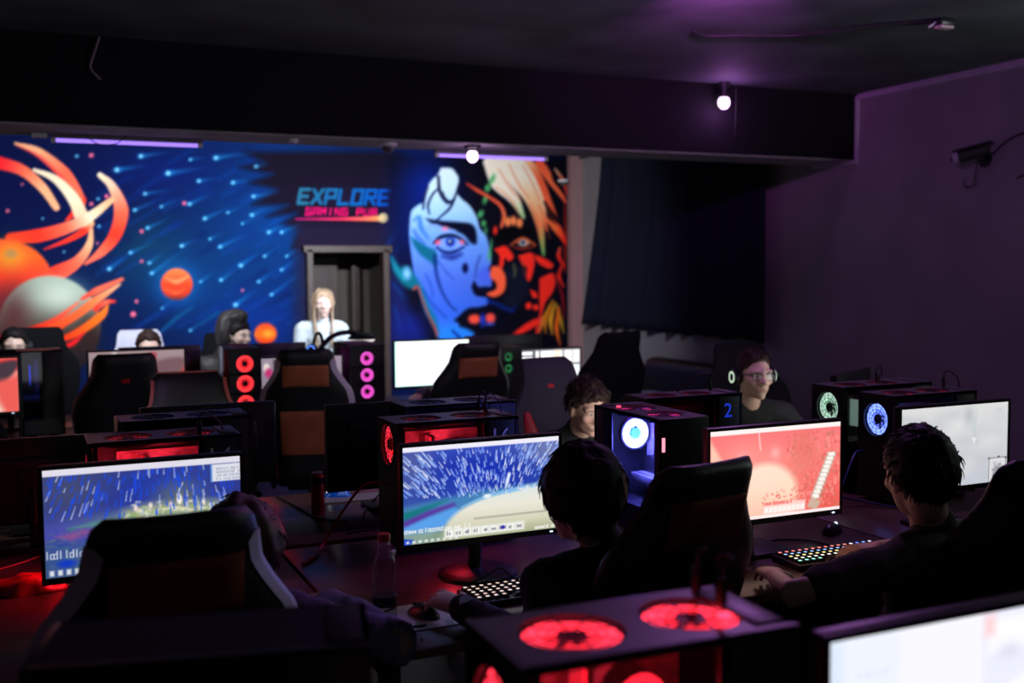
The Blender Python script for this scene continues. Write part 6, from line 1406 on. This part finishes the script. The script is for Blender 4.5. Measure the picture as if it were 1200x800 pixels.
# glasses sit on the face as a worn part
def worn(mb, name, m, owner, R_, C_, sm=60):
    O = Vector(owner.location); mb.v = [tuple(R_ @ Vector(v) + C_ - O) for v in mb.v]; return mb.build(name, m, owner, sm)
GM = mat('dark_glasses_frame', (0.02, 0.018, 0.02), 0.3)
g = MB()
for sx in (-1, 1):
    pts = [(sx*0.033+0.026*math.copysign(abs(math.cos(a))**.7, math.cos(a)), -0.103-0.004*math.sin(a), 0.004+0.018*math.copysign(abs(math.sin(a))**.8, math.sin(a))) for a in np.linspace(0, 2*PI, 25)]
    g.tube(pts, 0.0018, 6, False); g.tube([(sx*0.059, -0.100, 0.012), (sx*0.074, -0.06, 0.012), (sx*0.079, 0.0, 0.012), (sx*0.078, 0.02, 0.0)], 0.0022, 6)
g.tube([(-0.008, -0.106, 0.008), (0, -0.110, 0.011), (0.008, -0.106, 0.008)], 0.0018, 6)
fr_ = worn(g, 'glasses_frame', GM, gp, gR, gC)
g = MB()
for sx in (-1, 1): g.ell((sx*0.033, -0.103, 0.004), (0.025, 0.0012, 0.017))
worn(g, 'lenses', glass_mat('spectacle_glass', (0.93, 0.93, 0.94)), gp, gR, gC, 180)
hp_ = make_headphones(gC+gR @ Vector((0, 0.012, 0.006)), gR.to_euler(), 'gaming headphones with greenish and red lit cups on the person with glasses', ring_m=emat('headset_ring', rgb(200, 225, 195), 0.9, False), width=0.085)
# --- back row
make_person('bare headed person with dark hair facing the camera at the left edge of the picture', (-0.10, 8.62, 0.52), (-0.10, 8.50, 0.97), (-0.10, 8.40, 1.205), math.radians(180), 0.12, 0, None, 0.2, top_m=BLKC, hair=dict(m=DKH, t=0.012, n=120, len=.02, line=([-.12, -.085, -.05, -.01, .03, .08], [.080, .076, .055, .012, -.02, -.06])), skin=(0.62, 0.43, 0.36), vox=0.008, seed=16)
make_headphones((-0.10, 8.41, 1.21), (-0.1, 0, 0), 'dark headphones on the bare headed person at the left edge', width=0.086)
make_person('person leaning low in the white chair with dark hair and only the forehead showing', (0.80, 8.50, 0.52), (0.80, 8.36, 0.94), (0.80, 8.24, 1.165), math.radians(182), 0.08, 0, None, 0.19, top_m=GRYT, hair=dict(m=BRH, t=0.013, n=120, len=.02, line=([-.12, -.085, -.05, -.01, .03, .08], [.080, .076, .055, .012, -.02, -.06])), skin=(0.66, 0.46, 0.38), vox=0.008, seed=17)
make_person('person in a dark puffy hooded jacket turned to the right in front of the mural', (1.40, 8.66, 0.53), (1.40, 8.50, 1.01), (1.47, 8.40, 1.235), math.radians(140), 0.12, 0, math.radians(180), 0.24, top_m=PUF, puffy=0.05, hair=dict(m=DKH, t=0.012, n=100, len=.03), hood=dict(m=PUF, t=0.085, open=(.005, .075)), skin=(0.66, 0.48, 0.40), vox=0.008, seed=18, hs=0.97)
locks = []
for k in range(26):
    s_ = -1 if k % 2 else 1; u = rng.uniform(0, 1); x0 = s_*(0.035+0.045*u); y0 = -0.05+0.10*u
    locks.append(([(s_*0.01, 0.0-0.02*u, 0.122), (x0, y0-0.02, 0.085), (s_*(0.075+0.012*u), y0, 0.0), (s_*(0.080+0.012*u), y0+0.004, -0.12), (s_*(0.070+0.02*u+rng.normal(0, .006)), y0-0.045+rng.normal(0, .01), -0.26), (s_*(0.062+0.02*u+rng.normal(0, .01)), y0-0.065, -0.36-0.05*rng.random())], 0.013, 0.004))
make_person('person with long blond hair in a white sweater standing in front of the doorway', (2.29, 9.06, 0.86), (2.29, 9.02, 1.285), (2.29, 8.98, 1.445), math.radians(188), 0.03, 0, None, 0.165, top_m=WKN, stand=True, hair=dict(m=BLH, t=0.012, n=200, len=.05, w=1.3, line=([-.12, -.085, -.05, -.01, .03, .08], [.074, .070, .035, -.03, -.08, -.10]), locks=locks), skin=(0.60, 0.44, 0.39), vox=0.007, hs=0.93, seed=19)
make_person('person hidden behind the chair with a bare arm out before the blank white screen', (2.66, 6.66, 0.54), (2.66, 6.60, 0.96), (2.74, 6.68, 1.08), 0.0, 0.35, 0, None, 0.19, {-1: (2.20, 6.40, 0.92), 1: (2.88, 6.60, 0.80)}, {-1: (2.38, 6.60, 0.80), 1: (2.74, 6.66, 0.80)}, sleeve='short', top_m=GRYT, hair=dict(m=BRH, t=0.014, n=80), skin=(0.72, 0.48, 0.36), vox=0.008, seed=20)
